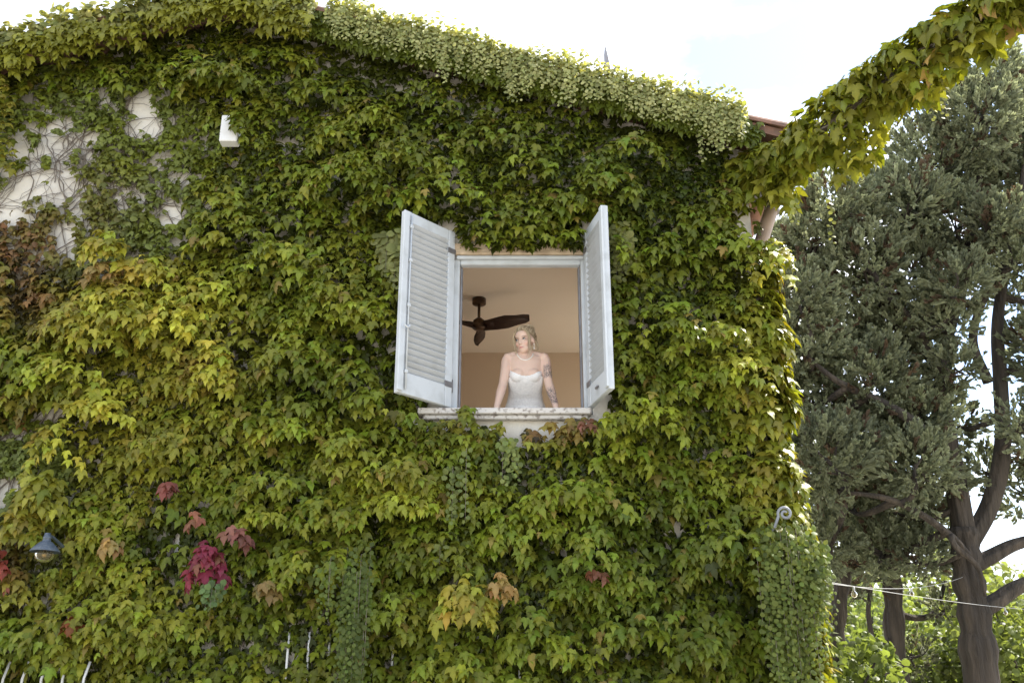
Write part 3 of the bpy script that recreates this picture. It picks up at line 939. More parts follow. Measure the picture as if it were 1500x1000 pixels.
# along the right slope of the roof
def verge_ivy(name, label, x0, x1, nst, nmound, leaf, colour, pale, lmax, group=None):
    L = Leaves()
    xs = RNG.uniform(x0, x1, nst)
    ln = (.10 + (lmax - .07) * (vnoise(xs * 4.3, xs * 0 + 2) ** 1.7) * RNG.uniform(.15, 1.25, nst))
    gap = (vnoise(xs * 6.3 + 1, xs * 0 + 6) < .42) | (RNG.random(nst) < .25)
    ln = np.where(gap, RNG.uniform(.10, .28, nst), ln + .06)
    tops = [(x, VY - RNG.uniform(.02, .12), roof_z(x) + RNG.uniform(-.03, .07)) for x in xs]
    strands(L, tops, ln, leaf, np.array(colour) * .8, cvar=.4, pale=(pale[0], pale[1] * .8))  # strands coloured darker than the top, imitating its sunlit look
    xs = RNG.uniform(x0, x1, nmound)
    hh = .05 + .17 * vnoise(xs * 2.3 + 8, xs * 0)
    u = RNG.random(nmound)
    P = np.stack([xs, VY + RNG.uniform(-.13, .28, nmound), roof_z_np(xs) + .02 + u * hh * RNG.uniform(.3, 1.3, nmound)], -1)
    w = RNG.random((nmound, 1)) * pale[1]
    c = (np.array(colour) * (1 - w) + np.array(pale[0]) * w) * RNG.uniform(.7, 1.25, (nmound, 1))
    L.add(P, leaf * RNG.uniform(.8, 1.2, nmound), frames(RNG.normal(.8, .5, nmound), RNG.normal(0, .8, nmound), RNG.normal(0, .7, nmound)), c)
    P, S, A, C = L.cat()
    keep = ~((P[:, 0] > -1.53) & (P[:, 0] < -1.42)) & ~((P[:, 0] > 1.77) & (P[:, 0] < 1.97))
    P, S, A, C = P[keep], S[keep], A[keep], C[keep]
    e = tag(empty(name, ((x0 + x1) / 2, VY, roof_z((x0 + x1) / 2))), label, 'ivy')
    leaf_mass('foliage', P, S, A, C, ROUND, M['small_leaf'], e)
    mb = MB()
    pth = [(x, VY + .02 + random.uniform(-.02, .02), roof_z(x) + .03 + random.uniform(-.01, .02)) for x in np.linspace(x0, x1, 40)]
    mb.tube(pth, .012, 6); mb.build('stem', M['stem'], e)
    return e
re_ = verge_ivy('roof_ivy', 'pale small leaved ivy cascading over the roof slope above the window', -1.95, 1.72, 800, 8500, .034, (.17, .20, .065), ((.56, .55, .27), .65), .40)  # pale leaf tone, brightened further to imitate sun on the top
# left slope: pale tops with broad leaves hanging beneath
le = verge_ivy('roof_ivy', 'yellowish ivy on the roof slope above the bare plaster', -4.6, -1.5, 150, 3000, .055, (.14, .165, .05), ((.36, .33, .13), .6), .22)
L = Leaves()
for k in range(330):
    x = random.uniform(-1.9, 1.74); nn = 10
    s_ = RNG.uniform(-1, 1, nn); t = RNG.random(nn); d = random.uniform(-.02, .12)
    P = np.stack([x + s_ * .10, VY - .012 - .03 * RNG.random(nn), roof_z_np(x + s_ * .1) - d - t * .12], -1)
    L.add(P, RNG.uniform(.05, .085, nn), frames(RNG.normal(.4, .25, nn), RNG.normal(0, .4, nn), RNG.normal(0, .35, nn)), (G0 * .5 + D0 * .5) * RNG.uniform(.6, 1.2, (nn, 1)))
P, S, A, C = L.cat()
leaf_mass('broad_leaf_fringe', P, S, A, C, BOSTON, M['leaf'], re_)
L = Leaves()
for k in range(105):
    x = random.uniform(-4.6, -1.6)
    d = random.uniform(0, .17)
    nn = 14
    s = RNG.uniform(-1, 1, nn); t = RNG.random(nn)
    P = np.stack([x + s * .12, VY - .02 - .10 * np.sin(3 * t) + RNG.normal(0, .02, nn), roof_z(x) + .02 - d - t * .16], -1)
    px, py = to_px(P)
    c = (G0 * .45 + Y0 * .55) * RNG.uniform(.6, 1.2, (nn, 1))
    L.add(P, RNG.uniform(.055, .095, nn), frames(RNG.normal(.5, .25, nn), RNG.normal(0, .4, nn), RNG.normal(0, .35, nn)), c)
P, S, A, C = L.cat()
leaf_mass('broad_leaf_fringe', P, S, A, C, BOSTON, M['leaf'], le)

# hanging ivy at the right corner and in front of the wall
def hanging(name, label, boxes, leaf, colour, n, Y, pale, group=None, depth=.12):
    L = Leaves()
    tops = []; ln = []
    for _ in range(n):
        x0, x1, ytop0, ytop1, ybot0, ybot1 = random.choice(boxes)
        fx = random.random()
        bx = x0 + (x1 - x0) * fx
        a = at(bx, random.uniform(ytop0, ytop1), Y + random.uniform(-depth, depth))
        bt = at(bx, random.uniform(ybot0, ybot1), a.y)
        tops.append(a); ln.append(max(.06, (a.z - bt.z)))
    strands(L, tops, ln, leaf, colour, cvar=.45, step=.024, pale=pale, sway=.015)
    P, S, A, C = L.cat()
    c0 = P.mean(0)
    e = tag(empty(name, tuple(c0)), label, 'ivy', group)
    leaf_mass('foliage', P, S, A, C, ROUND, M['small_leaf'], e)
    mb = MB()
    for tp, l_ in list(zip(tops, ln))[::3]:
        mb.tube([tp, tp - Vector((0, 0, l_ * .5)), tp - Vector((0, 0, l_ * .95))], [.0016, .0014, .001], 4, False)
    mb.build('stem', M['stem'], e)['kind'] = 'stuff'
    return e
hanging('hanging_ivy', 'rounded small leaved ivy hanging below the iron scroll at the corner',
        [(1105, 1205, 768, 850, 800, 930), (1118, 1175, 762, 800, 800, 900), (1120, 1200, 780, 900, 880, 1010), (1135, 1195, 840, 960, 930, 1060), (1165, 1212, 790, 850, 830, 930)], .036, (.062, .090, .018), 230, 6.17, ((.19, .21, .05), .5))
hanging('hanging_ivy', 'blue green small leaved ivy trailing in front of the white grille bars',
        [(470, 545, 795, 850, 850, 920), (500, 540, 830, 900, 930, 1040), (505, 535, 900, 950, 990, 1060)], .032, (.060, .088, .017), 44, 6.12, ((.13, .155, .04), .45))
hanging('hanging_ivy', 'short small leaved tendrils hanging under the red leaf cluster', [(300, 325, 845, 860, 875, 905)], .04, (.065, .11, .04), 9, 6.1, ((.14, .17, .05), .4), depth=.04)
hanging('hanging_ivy', 'little round leaved tendrils below the window sill', [(660, 700, 650, 690, 700, 780), (735, 760, 640, 670, 680, 720), (640, 650, 790, 800, 815, 830)], .042, (.10, .135, .04), 12, 6.2, ((.2, .21, .07), .5), depth=.05)
hanging('hanging_ivy', 'small leaved ivy hanging beside the right shutter', [(896, 922, 322, 350, 360, 420)], .06, (.15, .17, .05), 14, 6.36, ((.28, .28, .1), .5), depth=.05)
hanging('hanging_ivy', 'pale limp ivy tuft hanging behind the left shutter', [(558, 588, 330, 350, 370, 425)], .07, (.16, .18, .06), 14, 6.34, ((.3, .3, .12), .5), depth=.05)

# ------------------------------------------------------------------ overgrown wire from the corner
GP = smooth_path([(1.62, 6.52, 5.40), (1.97, 6.3, 5.43), (2.40, 5.42, 5.47), (2.93, 4.5, 5.49), (3.55, 3.4, 5.55), (4.2, 2.2, 5.68)], 10)
gar = tag(empty('ivy_garland', (2.6, 5.1, 5.3)), 'thick swag of broad leaved ivy reaching out from the roof corner', 'ivy')
mb = MB(); mb.tube(GP, .022, 8); mb.build('stem', M['stem'], gar)
mb = MB()
for q in range(7):
    ph = random.uniform(0, 6.28); rr = random.uniform(.03, .09)
    mb.tube([p + Vector((rr * math.cos(ph + i * .35), 0, rr * math.sin(ph + i * .35))) for i, p in enumerate(GP)], .007, 5, False)
mb.build('twig', M['stem'], gar)['kind'] = 'stuff'
L = Leaves()
GPa = np.array(GP)
n = 3300
u = RNG.random(n) ** .9 * (len(GP) - 1.001); i0 = u.astype(int); fu = (u - i0)[:, None]
base = GPa[i0] * (1 - fu) + GPa[i0 + 1] * fu
tn = GPa[i0 + 1] - GPa[i0]; tn /= np.linalg.norm(tn, axis=1)[:, None]
lat = np.cross(tn, np.array((0, 0, 1.0))); lat /= np.linalg.norm(lat, axis=1)[:, None]
th = RNG.uniform(-math.pi, math.pi, n)
thick = .72 + .5 * vnoise(u / 3.1, u * 0 + 3)
rad = .19 * thick * np.sqrt(RNG.uniform(.1, 1.15, n))
cs, sn = np.cos(th), np.sin(th)
drop = np.where(sn < 0, .75 + 1.5 * vnoise(u * .9, u * 0 + 11), .6)
P = base + lat * (rad * cs)[:, None] + np.stack([np.zeros(n), np.zeros(n), rad * sn * drop + .03], -1)
# leaf faces turn up and outwards on each side of the wire
outyaw = np.arctan2(lat[:, 0] * np.sign(cs), -lat[:, 1] * np.sign(cs))
tilt = np.clip(np.where(sn > .3, 1.05, .35) + RNG.normal(0, .38, n), -.3, 1.6)
c = G0 * .95 * RNG.uniform(.6, 1.35, (n, 1))
w = np.clip(RNG.normal(.15, .22, (n, 1)) + (sn < -.4)[:, None] * .15, 0, 1)
c = c * (1 - w) + Y0 * w
ag = RNG.random(n) < .02; c[ag] = O0
L.add(P, RNG.uniform(.06, .12, n), frames(tilt, outyaw + RNG.normal(0, .65, n), RNG.normal(0, .4, n)), c)
P, S, A, C = L.cat()
px, py = to_px(P)
view = np.array((0, 0, CAMZ)) - P; dist = np.linalg.norm(view, axis=1); view /= dist[:, None]
score = (S / dist) ** 2 * np.abs((A[:, :, 2] * view).sum(1)) * ((px < 1495) & (py > 5)) * (((lat * np.sign(cs)[:, None]) * view).sum(1) > -.1)
pick = np.argsort(-score)[:300]
rest = np.ones(len(P), bool); rest[pick] = False
leaf_objects(P[pick], S[pick], A[pick], C[pick], BOSTON, M['leaf'], gar)
leaf_mass('foliage', P[rest], S[rest], A[rest], C[rest], BOSTON, M['leaf'], gar)
hanging('hanging_ivy', 'thin pale tendrils dangling from the leafy swag', [(1150, 1175, 285, 300, 310, 335), (1205, 1218, 270, 290, 330, 385), (1365, 1385, 130, 150, 160, 190)], .036, (.12, .14, .04), 6, 6.0, ((.28, .28, .1), .5), depth=.1)

# ------------------------------------------------------------------ small fittings
# white box on the wall
box = MB(); c0 = at(335, 188, 6.23)
box.bbox((c0.x - .062, c0.y, c0.z - .105), (c0.x + .066, c0.y + .09, c0.z + .115), .006)
wb = tag(box.build('wall_box', M['white']), 'small white rectangular box on the wall among ivy leaves', 'box')
mb = MB(); mb.bbox((c0.x - .03, c0.y + .0901, c0.z - .03), (c0.x + .03, WY + .001, c0.z + .03), .004); mb.build('bracket', M['zinc'], wb)

# enamel lamp
lc = at(66, 806, 6.05)
lamp = tag(empty('wall_lamp', (lc.x, WY, lc.z)), 'blue grey enamel lamp with glass globe in the ivy', 'lamp')
mb = MB()
mb.lathe([(r * .84, z * .84) for r, z in [(.002, .125), (.022, .124), (.024, .10), (.028, .098), (.028, .085), (.026, .083), (.03, .066), (.042, .06), (.05, .052), (.085, .018), (.101, -.002), (.103, -.010), (.097, -.010), (.08, .012), (.04, .045), (.002, .05)]], lc, 28)
sh = mb.build('lamp_shade', M['lampblue'], lamp)
mb = MB(); mb.lathe([(r * .84, z * .84) for r, z in [(.055, -.008), (.068, -.02), (.069, -.035), (.058, -.06), (.035, -.078), (.002, -.084)]], lc, 22); mb.build('globe', M['glass'], lamp)
mb = MB(); mb.ball(lc + Vector((0, 0, -.025)), (.02, .02, .028)); mb.lathe([(.013, .04), (.013, 0)], lc, 12); mb.build('bulb', M['gold'], lamp)
mb = MB(); mb.tube(smooth_path([lc + Vector((0, .008, .090)), lc + Vector((0, .06, .092)), lc + Vector((0, .14, .08)), lc + Vector((0, .3, .05)), Vector((lc.x, WY + .002, lc.z + .03))], 5), .010, 8); mb.build('arm', M['lampblue'], lamp)

# iron scroll at the corner
hc = at(1150, 752, 6.14)
hk = tag(empty('iron_scroll', (hc.x - .3, WY, hc.z - .2)), 'pale grey wrought iron scroll above the hanging ivy', 'bracket')
sp = []
for k in range(40):
    a = R(200) - k * R(13.5); r = .046 - k * .0009
    sp.append(hc + Vector((r * math.cos(a), 0, r * math.sin(a))))
sp = [Vector((hc.x - .28, WY + .001, hc.z - .34)), Vector((hc.x - .2, WY - .15, hc.z - .22)), hc + Vector((-.075, .0, -.09))] + sp
mb = MB(); mb.tube(sp, lerp_list([.009, .009, .009, .007], len(sp)), 8); mb.build('scroll_bar', M['hook'], hk)
mb = MB(); mb.bbox((hc.x - .30, WY - .014, hc.z - .42), (hc.x - .26, WY + .001, hc.z - .26), .003); mb.build('wall_plate', M['hook'], hk)

# white grilles over the ground floor windows, almost swallowed by the leaves
def grille(label, xs, ztop, y, lean, tops=None):
    e = tag(empty('window_grille', (float(np.mean(xs)), y, .9)), label, 'grille', 'white grilles at the foot of the wall')
    for i, x in enumerate(xs):
        zt = ztop if tops is None else tops[i]
        mb = MB(); mb.tube([(x, y, .8), (x, y, zt - .1), (x + lean, y + .01, zt)], .008, 8); mb.build('bar', M['white'], e)
    for z in (.85, ztop - .5):
        mb = MB(); mb.bbox((min(xs) - .05, y + .009, z - .012), (max(xs) + .05, y + .02, z + .012), .002); mb.build('rail', M['white'], e)
    for x in (min(xs) - .04, max(xs) + .04):
        mb = MB(); mb.tube([(x, y + .015, .85), (x, WY + .002, .85)], .007, 6); mb.build('anchor', M['white'], e)
    return e
GY = 6.43
xs = [at(q, 960, GY).x for q in (421, 451, 481, 513, 544, 575, 606, 637, 668, 699, 730, 761)]
grille('white metal bar grille behind trailing ivy at the foot of the wall', xs, at(500, 925, GY).z, GY, .0)
GY = 6.30
xs = [at(q, 985, GY).x for q in (-20, 6, 34, 62, 93, 124)]
grille('white bar grille with leaning bars under the blue enamel lamp', xs, at(50, 968, GY).z, GY, .02)

# satellite dish and its mast on the far roof slope
dc = at(886, 91, 10.2)
dish = tag(empty('satellite_dish', (dc.x, dc.y, roof_z(dc.x))), 'pale satellite dish seen edge on above the roof slope', 'satellite dish')
Md = Matrix.Rotation(R(78), 4, 'Z') @ Matrix.Rotation(R(82), 4, 'X')
mb = MB(); prof = [(.19 * q / 10, .05 * (q / 10) ** 2) for q in range(11)] ; prof = [(max(r, .001), z) for r, z in prof] + [(.192, .045), (.18, .036), (.08, .004), (.001, -.01)]
mb.lathe(prof, dc, 28, Md); mb.build('dish', M['hook'], dish)
mb = MB(); mb.tube([(dc.x, dc.y, roof_z(dc.x) - .02), (dc.x, dc.y, dc.z - .02)], .018, 8); mb.build('mast', M['zinc'], dish)
ar = dc + Vector((.13, -.03, -.13))
mb = MB(); mb.tube([dc + Vector((0, 0, -.13)), ar], .008, 6); mb.build('feed_arm', M['zinc'], dish)
mb = MB(); mb.ball(ar, (.028, .028, .035)); mb.build('receiver', M['hook'], dish)

# string lights from the corner to the cypress
def light_string(a, b_, sag, spots, label):
    a = Vector(a); b_ = Vector(b_)
    pts = []
    for k in range(25):
        t = k / 24
        p = a.lerp(b_, t); p.z -= sag * 4 * t * (1 - t)
        pts.append(p)
    e = tag(empty('string_light', tuple(a)), label, 'string light')
    mb = MB(); mb.tube(pts, .0024, 6); mb.build('cable', M['cable'], e)
    for t in spots:
        p = a.lerp(b_, t); p.z -= sag * 4 * t * (1 - t)
        mb = MB(); mb.lathe([(.002, 0), (.010, -.003), (.010, -.03), (.008, -.033)], p, 10); so = mb.build('socket', M['cable'], e)
        mb = MB(); mb.lathe([(.008, -.031), (.02, -.045), (.022, -.06), (.015, -.075), (.002, -.081)], p, 12); mb.build('bulb', M['glass'], e)
light_string(at(1180, 846, 6.6), at(1520, 893, 12.6), .03, (.12, .76), 'white cable with clear bulbs running from the house corner past the trunk')
light_string(at(1190, 850, 7.2), at(1425, 838, 13.4), .12, (.45,), 'second faint cable with bulbs sagging towards the thick trunk')

# ------------------------------------------------------------------ ceiling fan
fc = at(702, 436, 8.28); fc.z = RZ1
fan = tag(empty('ceiling_fan', tuple(fc)), 'dark three blade ceiling fan hanging in the room', 'fan')
mb = MB(); mb.lathe([(.002, 0), (.062, 0), (.062, -.05), (.055, -.056), (.002, -.058)], fc, 24); mb.build('canopy', M['bronze'], fan)
mb = MB(); mb.tube([fc + Vector((0, 0, -.05)), fc + Vector((0, 0, -.20))], .013, 12); mb.build('rod', M['bronze'], fan)
hub = fc + Vector((0, 0, -.262))
mb = MB(); mb.lathe([(.014, .075), (.03, .07), (.04, .058), (.052, .05), (.055, .03), (.055, .005), (.062, 0), (.062, -.02), (.045, -.035), (.002, -.038)], hub, 24); mb.build('motor', M['bronze'], fan)
for ang in (-19, 92, 208):
    mb = MB()
    prof = [(.04, -.022, .022), (.10, -.028, .03), (.18, -.05, .045), (.28, -.066, .05), (.38, -.062, .046), (.46, -.046, .036), (.50, -.02, .012), (.508, -.004, .002)]
    V = []; F = []
    ca, sa = math.cos(R(ang)), math.sin(R(ang))
    prof = [(r * .94, a_ * .92, b_ * .92) for r, a_, b_ in prof]
    for r, w0, w1 in prof:
        for (w, zz) in ((w0, .022), (w1, -.026), (w1, -.019), (w0, .029)):
            tw = zz * (1.5 if r < .35 else 1.0) - .006 + .02 * (r / .5) ** 2
            V.append(hub + Vector((r * ca - w * sa, r * sa + w * ca, tw)))
    for k in range(len(prof) - 1):
        for q in range(4):
            F.append((k * 4 + q, k * 4 + (q + 1) % 4, (k + 1) * 4 + (q + 1) % 4, (k + 1) * 4 + q))
    F += [(3, 2, 1, 0), tuple(len(V) - 4 + q for q in range(4))]
    mb.add(V, F, True); mb.build('blade', M['blade'], fan)

# ------------------------------------------------------------------ the person at the window
person = tag(empty('person', (.10, 7.05, RZ0)), 'person in a strapless white lace dress leaning on the window sill, gazing aside', 'person')
SKIN = (.72, .52, .425)
bmX = MB()
CX = .098
def ring_loft(rings, n=28):
    V = []; F = []
    for (cx, cy, cz, hw, hd) in rings:
        for k in range(n):
            a = 2 * math.pi * k / n
            c_, s_ = math.cos(a), math.sin(a)
            e = .85
            V.append((cx + hw * math.copysign(abs(c_) ** e, c_), cy + hd * math.copysign(abs(s_) ** e, s_), cz))
    for j in range(len(rings) - 1):
        for k in range(n):
            F.append((j * n + k, j * n + (k + 1) % n, (j + 1) * n + (k + 1) % n, (j + 1) * n + k))
    F.append(tuple(range(n - 1, -1, -1))); F.append(tuple((len(rings) - 1) * n + k for k in range(n)))
    return V, F
def zz(py, Y): return at(770, py, Y).z
FL = RZ0
rings = [(CX, 7.12, FL + .72, .150, .115), (CX, 7.10, FL + .82, .162, .118), (CX, 7.06, zz(600, 7.06), .150, .108), (CX, 7.02, zz(589, 7.02), .128, .094),
         (CX, 6.965, zz(577, 6.97), .116, .092), (CX, 6.925, zz(566, 6.93), .120, .098), (CX, 6.90, zz(553, 6.90), .124, .094), (CX, 6.89, zz(541, 6.89), .124, .080),
         (CX, 6.89, zz(531, 6.89), .128, .066), (CX, 6.895, zz(524, 6.895), .118, .052), (CX, 6.90, zz(519, 6.90), .070, .044), (CX, 6.90, zz(515, 6.90), .045, .04)]
bmX.add(*ring_loft(rings))
for s in (-1, 1):                                   # bust, collar bones, shoulder muscle
    c = Vector((CX + s * .052, 6.838, zz(549.5, 6.84)))
    bmX.ball(c, (.056, .046, .052))
    bmX.tube([(CX + s * .03, 6.905, zz(518, 6.9)), (CX + s * .09, 6.90, zz(521, 6.9)), (CX + s * .125, 6.895, zz(524, 6.9))], [.030, .030, .032], 10)
    bmX.tube([(CX + s * .01, 6.842, zz(528, 6.842)), (CX + s * .07, 6.848, zz(525, 6.85)), (CX + s * .125, 6.875, zz(523, 6.87))], [.009, .010, .012], 8)
HEADC = at(768.5, 500, 6.87)
bmX.tube(smooth_path([(CX, 6.905, zz(530, 6.9)), (CX - .001, 6.895, zz(519, 6.9)), HEADC + Vector((.006, .018, -.045))], 3), lerp_list([.06, .047, .046], 7), 14)
# arms: shoulder, elbow, wrist
ARMS = {}
for s, (sp_, el, wr) in {-1: ((744, 523), (736.5, 563), (727.5, 596)), 1: ((797, 523), (804, 562), (814.5, 596))}.items():
    a = at(sp_[0], sp_[1] + 1, 6.89); e = at(el[0], el[1], 6.83); w = at(wr[0], wr[1], 6.70)
    w.z = max(w.z, 3.588 + .045)
    ARMS[s] = (a, e, w)
    pth = smooth_path([a + Vector((-s * .03, .005, -.005)), a + Vector((s * .008, 0, -.022)), a.lerp(e, .5), e, e.lerp(w, .35), w], 4)
    bmX.tube(pth, lerp_list([.036, .040, .038, .032, .033, .021], len(pth)), 14)
    bmX.ball(a, (.037, .040, .036))
    # hand flat on the sill, fingers forward over the edge
    hz = 3.588 + .016
    palm = Vector((w.x + s * .004, w.y - .045, hz + .004))
    bmX.tube([w, w + Vector((0, -.012, -.012)), palm + Vector((0, .02, .006))], [.021, .022, .024], 12)
    bmX.ball(palm, (.038, .046, .014))
    for q, (ox, ln) in enumerate(((-.029, .055), (-.010, .070), (.010, .074), (.029, .066))):
        ox *= -s
        k0 = palm + Vector((ox * .95, -.034, .003)); d1 = Vector((ox * .35, -ln * .45, .010)); d2 = Vector((ox * .25, -ln * .35, -.006)); d3 = Vector((ox * .1, -ln * .22, -.009))
        bmX.tube([k0, k0 + d1, k0 + d1 + d2, k0 + d1 + d2 + d3], [.0095, .0085, .008, .0055], 8)
    tb = palm + Vector((-s * .030, .012, .0))
    bmX.tube([tb, tb + Vector((-s * .022, -.022, .004)), tb + Vector((-s * .034, -.046, -.002))], [.0125, .010, .007], 8)
# legs and feet under the skirt
for s in (-1, 1):
    x = CX + s * .075
    bmX.tube([(x, 7.12, FL + .80), (x, 7.13, FL + .46), (x, 7.17, FL + .09)], [.085, .055, .036], 12)
    bmX.tube([(x, 7.19, FL + .055), (x, 7.12, FL + .04), (x, 7.03, FL + .024)], [.034, .032, .022], 10)
# head
HR = Matrix.Rotation(R(-27), 4, 'Z') @ Matrix.Rotation(R(9), 4, 'X') @ Matrix.Rotation(R(-4), 4, 'Y')
HS = .93
def H(p): return HEADC + (HR @ (Vector(p) * HS))
H3 = HR.to_3x3()
def hball(c, r, n=18, m=12):
    r = (r, r, r) if not hasattr(r, '__len__') else r
    bmX.ball(H(c), tuple(q * HS for q in r), n, m, HR)
hball((0, .018, .030), (.072, .092, .080), 28, 18)
hball((0, -.018, -.028), (.056, .066, .072), 28, 18)
hball((0, -.056, -.088), (.019, .017, .016))
hball((0, -.038, -.070), (.041, .040, .035), 22, 14)
hball((0, -.030, .045), (.060, .048, .045), 24, 16)
for s in (-1, 1):
    hball((s * .032, -.053, -.024), (.024, .022, .024))
    hball((s * .034, -.024, -.070), (.018, .036, .020))
    hball((s * .071, .012, -.010), (.010, .018, .030))
    hball((s * .0085, -.087, -.034), (.0062, .008, .0055))
hball((0, -.068, .022), (.042, .010, .009))
bmX.tube([H((0, -.078, .018)), H((0, -.088, -.010)), H((0, -.096, -.028)), H((0, -.088, -.036))], [.006, .0072, .0088, .006], 10)
hball((0, -.080, -.0585), (.021, .0075, .0042)); hball((0, -.0775, -.0662), (.017, .0075, .0048))
tmp = bmX.build('body', M['skin'])
tmp.modifiers.new('remesh', 'REMESH').mode = 'VOXEL'
tmp.modifiers['remesh'].voxel_size = .0052
sm_ = tmp.modifiers.new('smooth', 'SMOOTH'); sm_.iterations = 3; sm_.factor = .5
dg = bpy.context.evaluated_depsgraph_get()
ev = tmp.evaluated_get(dg)
bme = bpy.data.meshes.new_from_object(ev)
COL.objects.unlink(tmp); bpy.data.objects.remove(tmp)
bme.name = 'body'
nv = len(bme.vertices)
co_ = np.empty(nv * 3, np.float32); bme.vertices.foreach_get('co', co_); co_ = co_.reshape(-1, 3)
no_ = np.empty(nv * 3, np.float32); bme.vertices.foreach_get('normal', no_); no_ = no_.reshape(-1, 3)
colr = np.tile(np.array(SKIN, np.float32), (nv, 1))
inv = np.array(H3.inverted())
hl = ((co_ - np.array(HEADC)) @ inv.T) / HS
inhead = (hl[:, 2] > -.12) & (np.abs(hl[:, 0]) < .09) & (np.abs(hl[:, 1]) < .12)
def paint(mask, c, w=1.0):
    w = (mask * w)[:, None]
    colr[:] = colr * (1 - w) + np.array(c, np.float32) * w
lip = np.exp(-((hl[:, 0] / .019) ** 2 + ((hl[:, 2] + .0622) / .0070) ** 2) ** 2) * (hl[:, 1] < -.06)
paint(lip, (.50, .17, .17), .9)
for s in (-1, 1):
    paint(np.exp(-(((hl[:, 0] - s * .037) / .02) ** 2 + ((hl[:, 2] + .034) / .018) ** 2)) * (hl[:, 1] < -.03), (.66, .33, .28), .45)
    bx = hl[:, 0] - s * .031
    paint(np.exp(-((bx / .018) ** 4 + ((hl[:, 2] - .024 + 5 * bx * bx) / .0042) ** 2)) * (hl[:, 1] < -.04), (.20, .12, .07), .8)
    paint(np.exp(-((bx / .019) ** 4 + ((hl[:, 2] - .004) / .009) ** 2)) * (hl[:, 1] < -.04), (.36, .21, .16), .55)  # eye sockets darkened: shade painted on the skin
# ink on one arm
a, e, w = (np.array(v) for v in ARMS[1])
def seg(p, a, b):
    t = np.clip(((p - a) @ (b - a)) / ((b - a) @ (b - a)), 0, 1)
    return np.linalg.norm(p - a - t[:, None] * (b - a), axis=1), t
d1, t1 = seg(co_, a, e); d2, t2 = seg(co_, e, w)
tat = np.where((d1 < .055) & (d1 <= d2), ((t1 > .32) & (t1 < .88)) * 1.0, 0) + np.where((d2 < .05) & (d2 < d1), ((t2 > .22) & (t2 < .97)) * 1.0, 0)
tat *= (co_[:, 0] > CX + .13)
def soft(t, a0, a1, w): return np.clip((t - a0) / w, 0, 1) * np.clip((a1 - t) / w, 0, 1)
tat *= np.where(d1 <= d2, soft(t1, .32, .88, .10), soft(t2, .22, .97, .10)) * np.clip(.35 + 1.5 * vnoise(co_[:, 2] * 26, co_[:, 0] * 30 + co_[:, 1] * 20), 0, 1)
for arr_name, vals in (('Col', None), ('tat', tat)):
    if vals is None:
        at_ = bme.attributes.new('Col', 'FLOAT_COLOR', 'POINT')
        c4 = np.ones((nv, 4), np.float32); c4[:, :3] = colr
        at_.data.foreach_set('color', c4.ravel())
    else:
        at_ = bme.attributes.new('tat', 'FLOAT', 'POINT'); at_.data.foreach_set('value', np.clip(vals, 0, 1).astype(np.float32))
bme.materials.clear(); bme.materials.append(M['skin'])
bme.polygons.foreach_set('use_smooth', np.ones(len(bme.polygons), bool))
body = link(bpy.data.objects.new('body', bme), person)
# dress: grown from the body surface, cut along the neckline, with a skirt to the floor
dxx = np.abs(co_[:, 0] - CX)
ntop = zz(552, 6.84) + (zz(541, 6.85) - zz(552, 6.84)) * np.clip(dxx / .118, 0, 1.0) ** 2.2
ntop = np.where(co_[:, 1] > 6.93, zz(556, 6.95), ntop)
armd = np.minimum.reduce([np.minimum(seg(co_, np.array(ARMS[s][0]), np.array(ARMS[s][1]))[0] - .046, seg(co_, np.array(ARMS[s][1]), np.array(ARMS[s][2]))[0] - .040) for s in (-1, 1)])
sel = (co_[:, 2] < ntop) & (co_[:, 2] > FL + .70) & (dxx < .2) & ((armd > 0) | ((dxx < .122) & (co_[:, 2] < zz(541, 6.89)) ))
sel &= ~((armd < -.008) & (dxx > .112))
sel &= co_[:, 1] > 6.76
bm_ = bmesh.new(); bm_.from_mesh(bme)
bm_.verts.ensure_lookup_table()
bmesh.ops.delete(bm_, geom=[bm_.verts[i] for i in np.where(~sel)[0]], context='VERTS')
for v in bm_.verts: v.co += v.normal * .0075
front = {}
for v in bm_.verts:                                  # the bodice spans the hollow between and under the bust
    k = round(v.co.z / .006)
    if abs(v.co.x - CX) < .08: front[k] = min(front.get(k, 9), v.co.y)
ks = sorted(front)
hull = {}
for i, k in enumerate(ks):
    w_ = [front[q] for q in ks[max(0, i - 7):i + 8]]
    hull[k] = sum(w_) / len(w_)
for v in bm_.verts:
    k = round(v.co.z / .006); dx_ = abs(v.co.x - CX)
    if k in hull and v.co.y < 6.9:
        f_ = v.co.z / .006 - k; k2 = k + (1 if f_ > 0 else -1)
        tgt = hull[k] + (hull.get(k2, hull[k]) - hull[k]) * abs(f_) + 1.6 * max(0, dx_ - .03) ** 1.5
        if tgt < v.co.y: v.co.y += (tgt - v.co.y) * .8
dme = bpy.data.meshes.new('dress'); bm_.to_mesh(dme); bm_.free()
dme.materials.clear(); dme.materials.append(M['lace'])
for a_ in ('Col', 'tat'):
    if a_ in dme.attributes: dme.attributes.remove(dme.attributes[a_])
dress = link(bpy.data.objects.new('dress', dme), person)
sd = dress.modifiers.new('even', 'SMOOTH'); sd.iterations = 7; sd.factor = .5
so = dress.modifiers.new('thick', 'SOLIDIFY'); so.thickness = .004; so.offset = -1
sk = [(CX, 7.07, zz(596, 7.05) - .02, .162, .124), (CX, 7.10, FL + .80, .185, .145), (CX, 7.12, FL + .6, .25, .2), (CX, 7.15, FL + .3, .36, .31), (CX, 7.2, FL + .01, .46, .40)]
V, F = [], []
n = 48
for (cx, cy, cz, hw, hd) in sk:
    for k in range(n):
        a = 2 * math.pi * k / n; f = 1 + .05 * math.sin(a * 9) * (hw - .16) * 4
        V.append((cx + hw * f * math.cos(a), cy + hd * f * math.sin(a), cz))
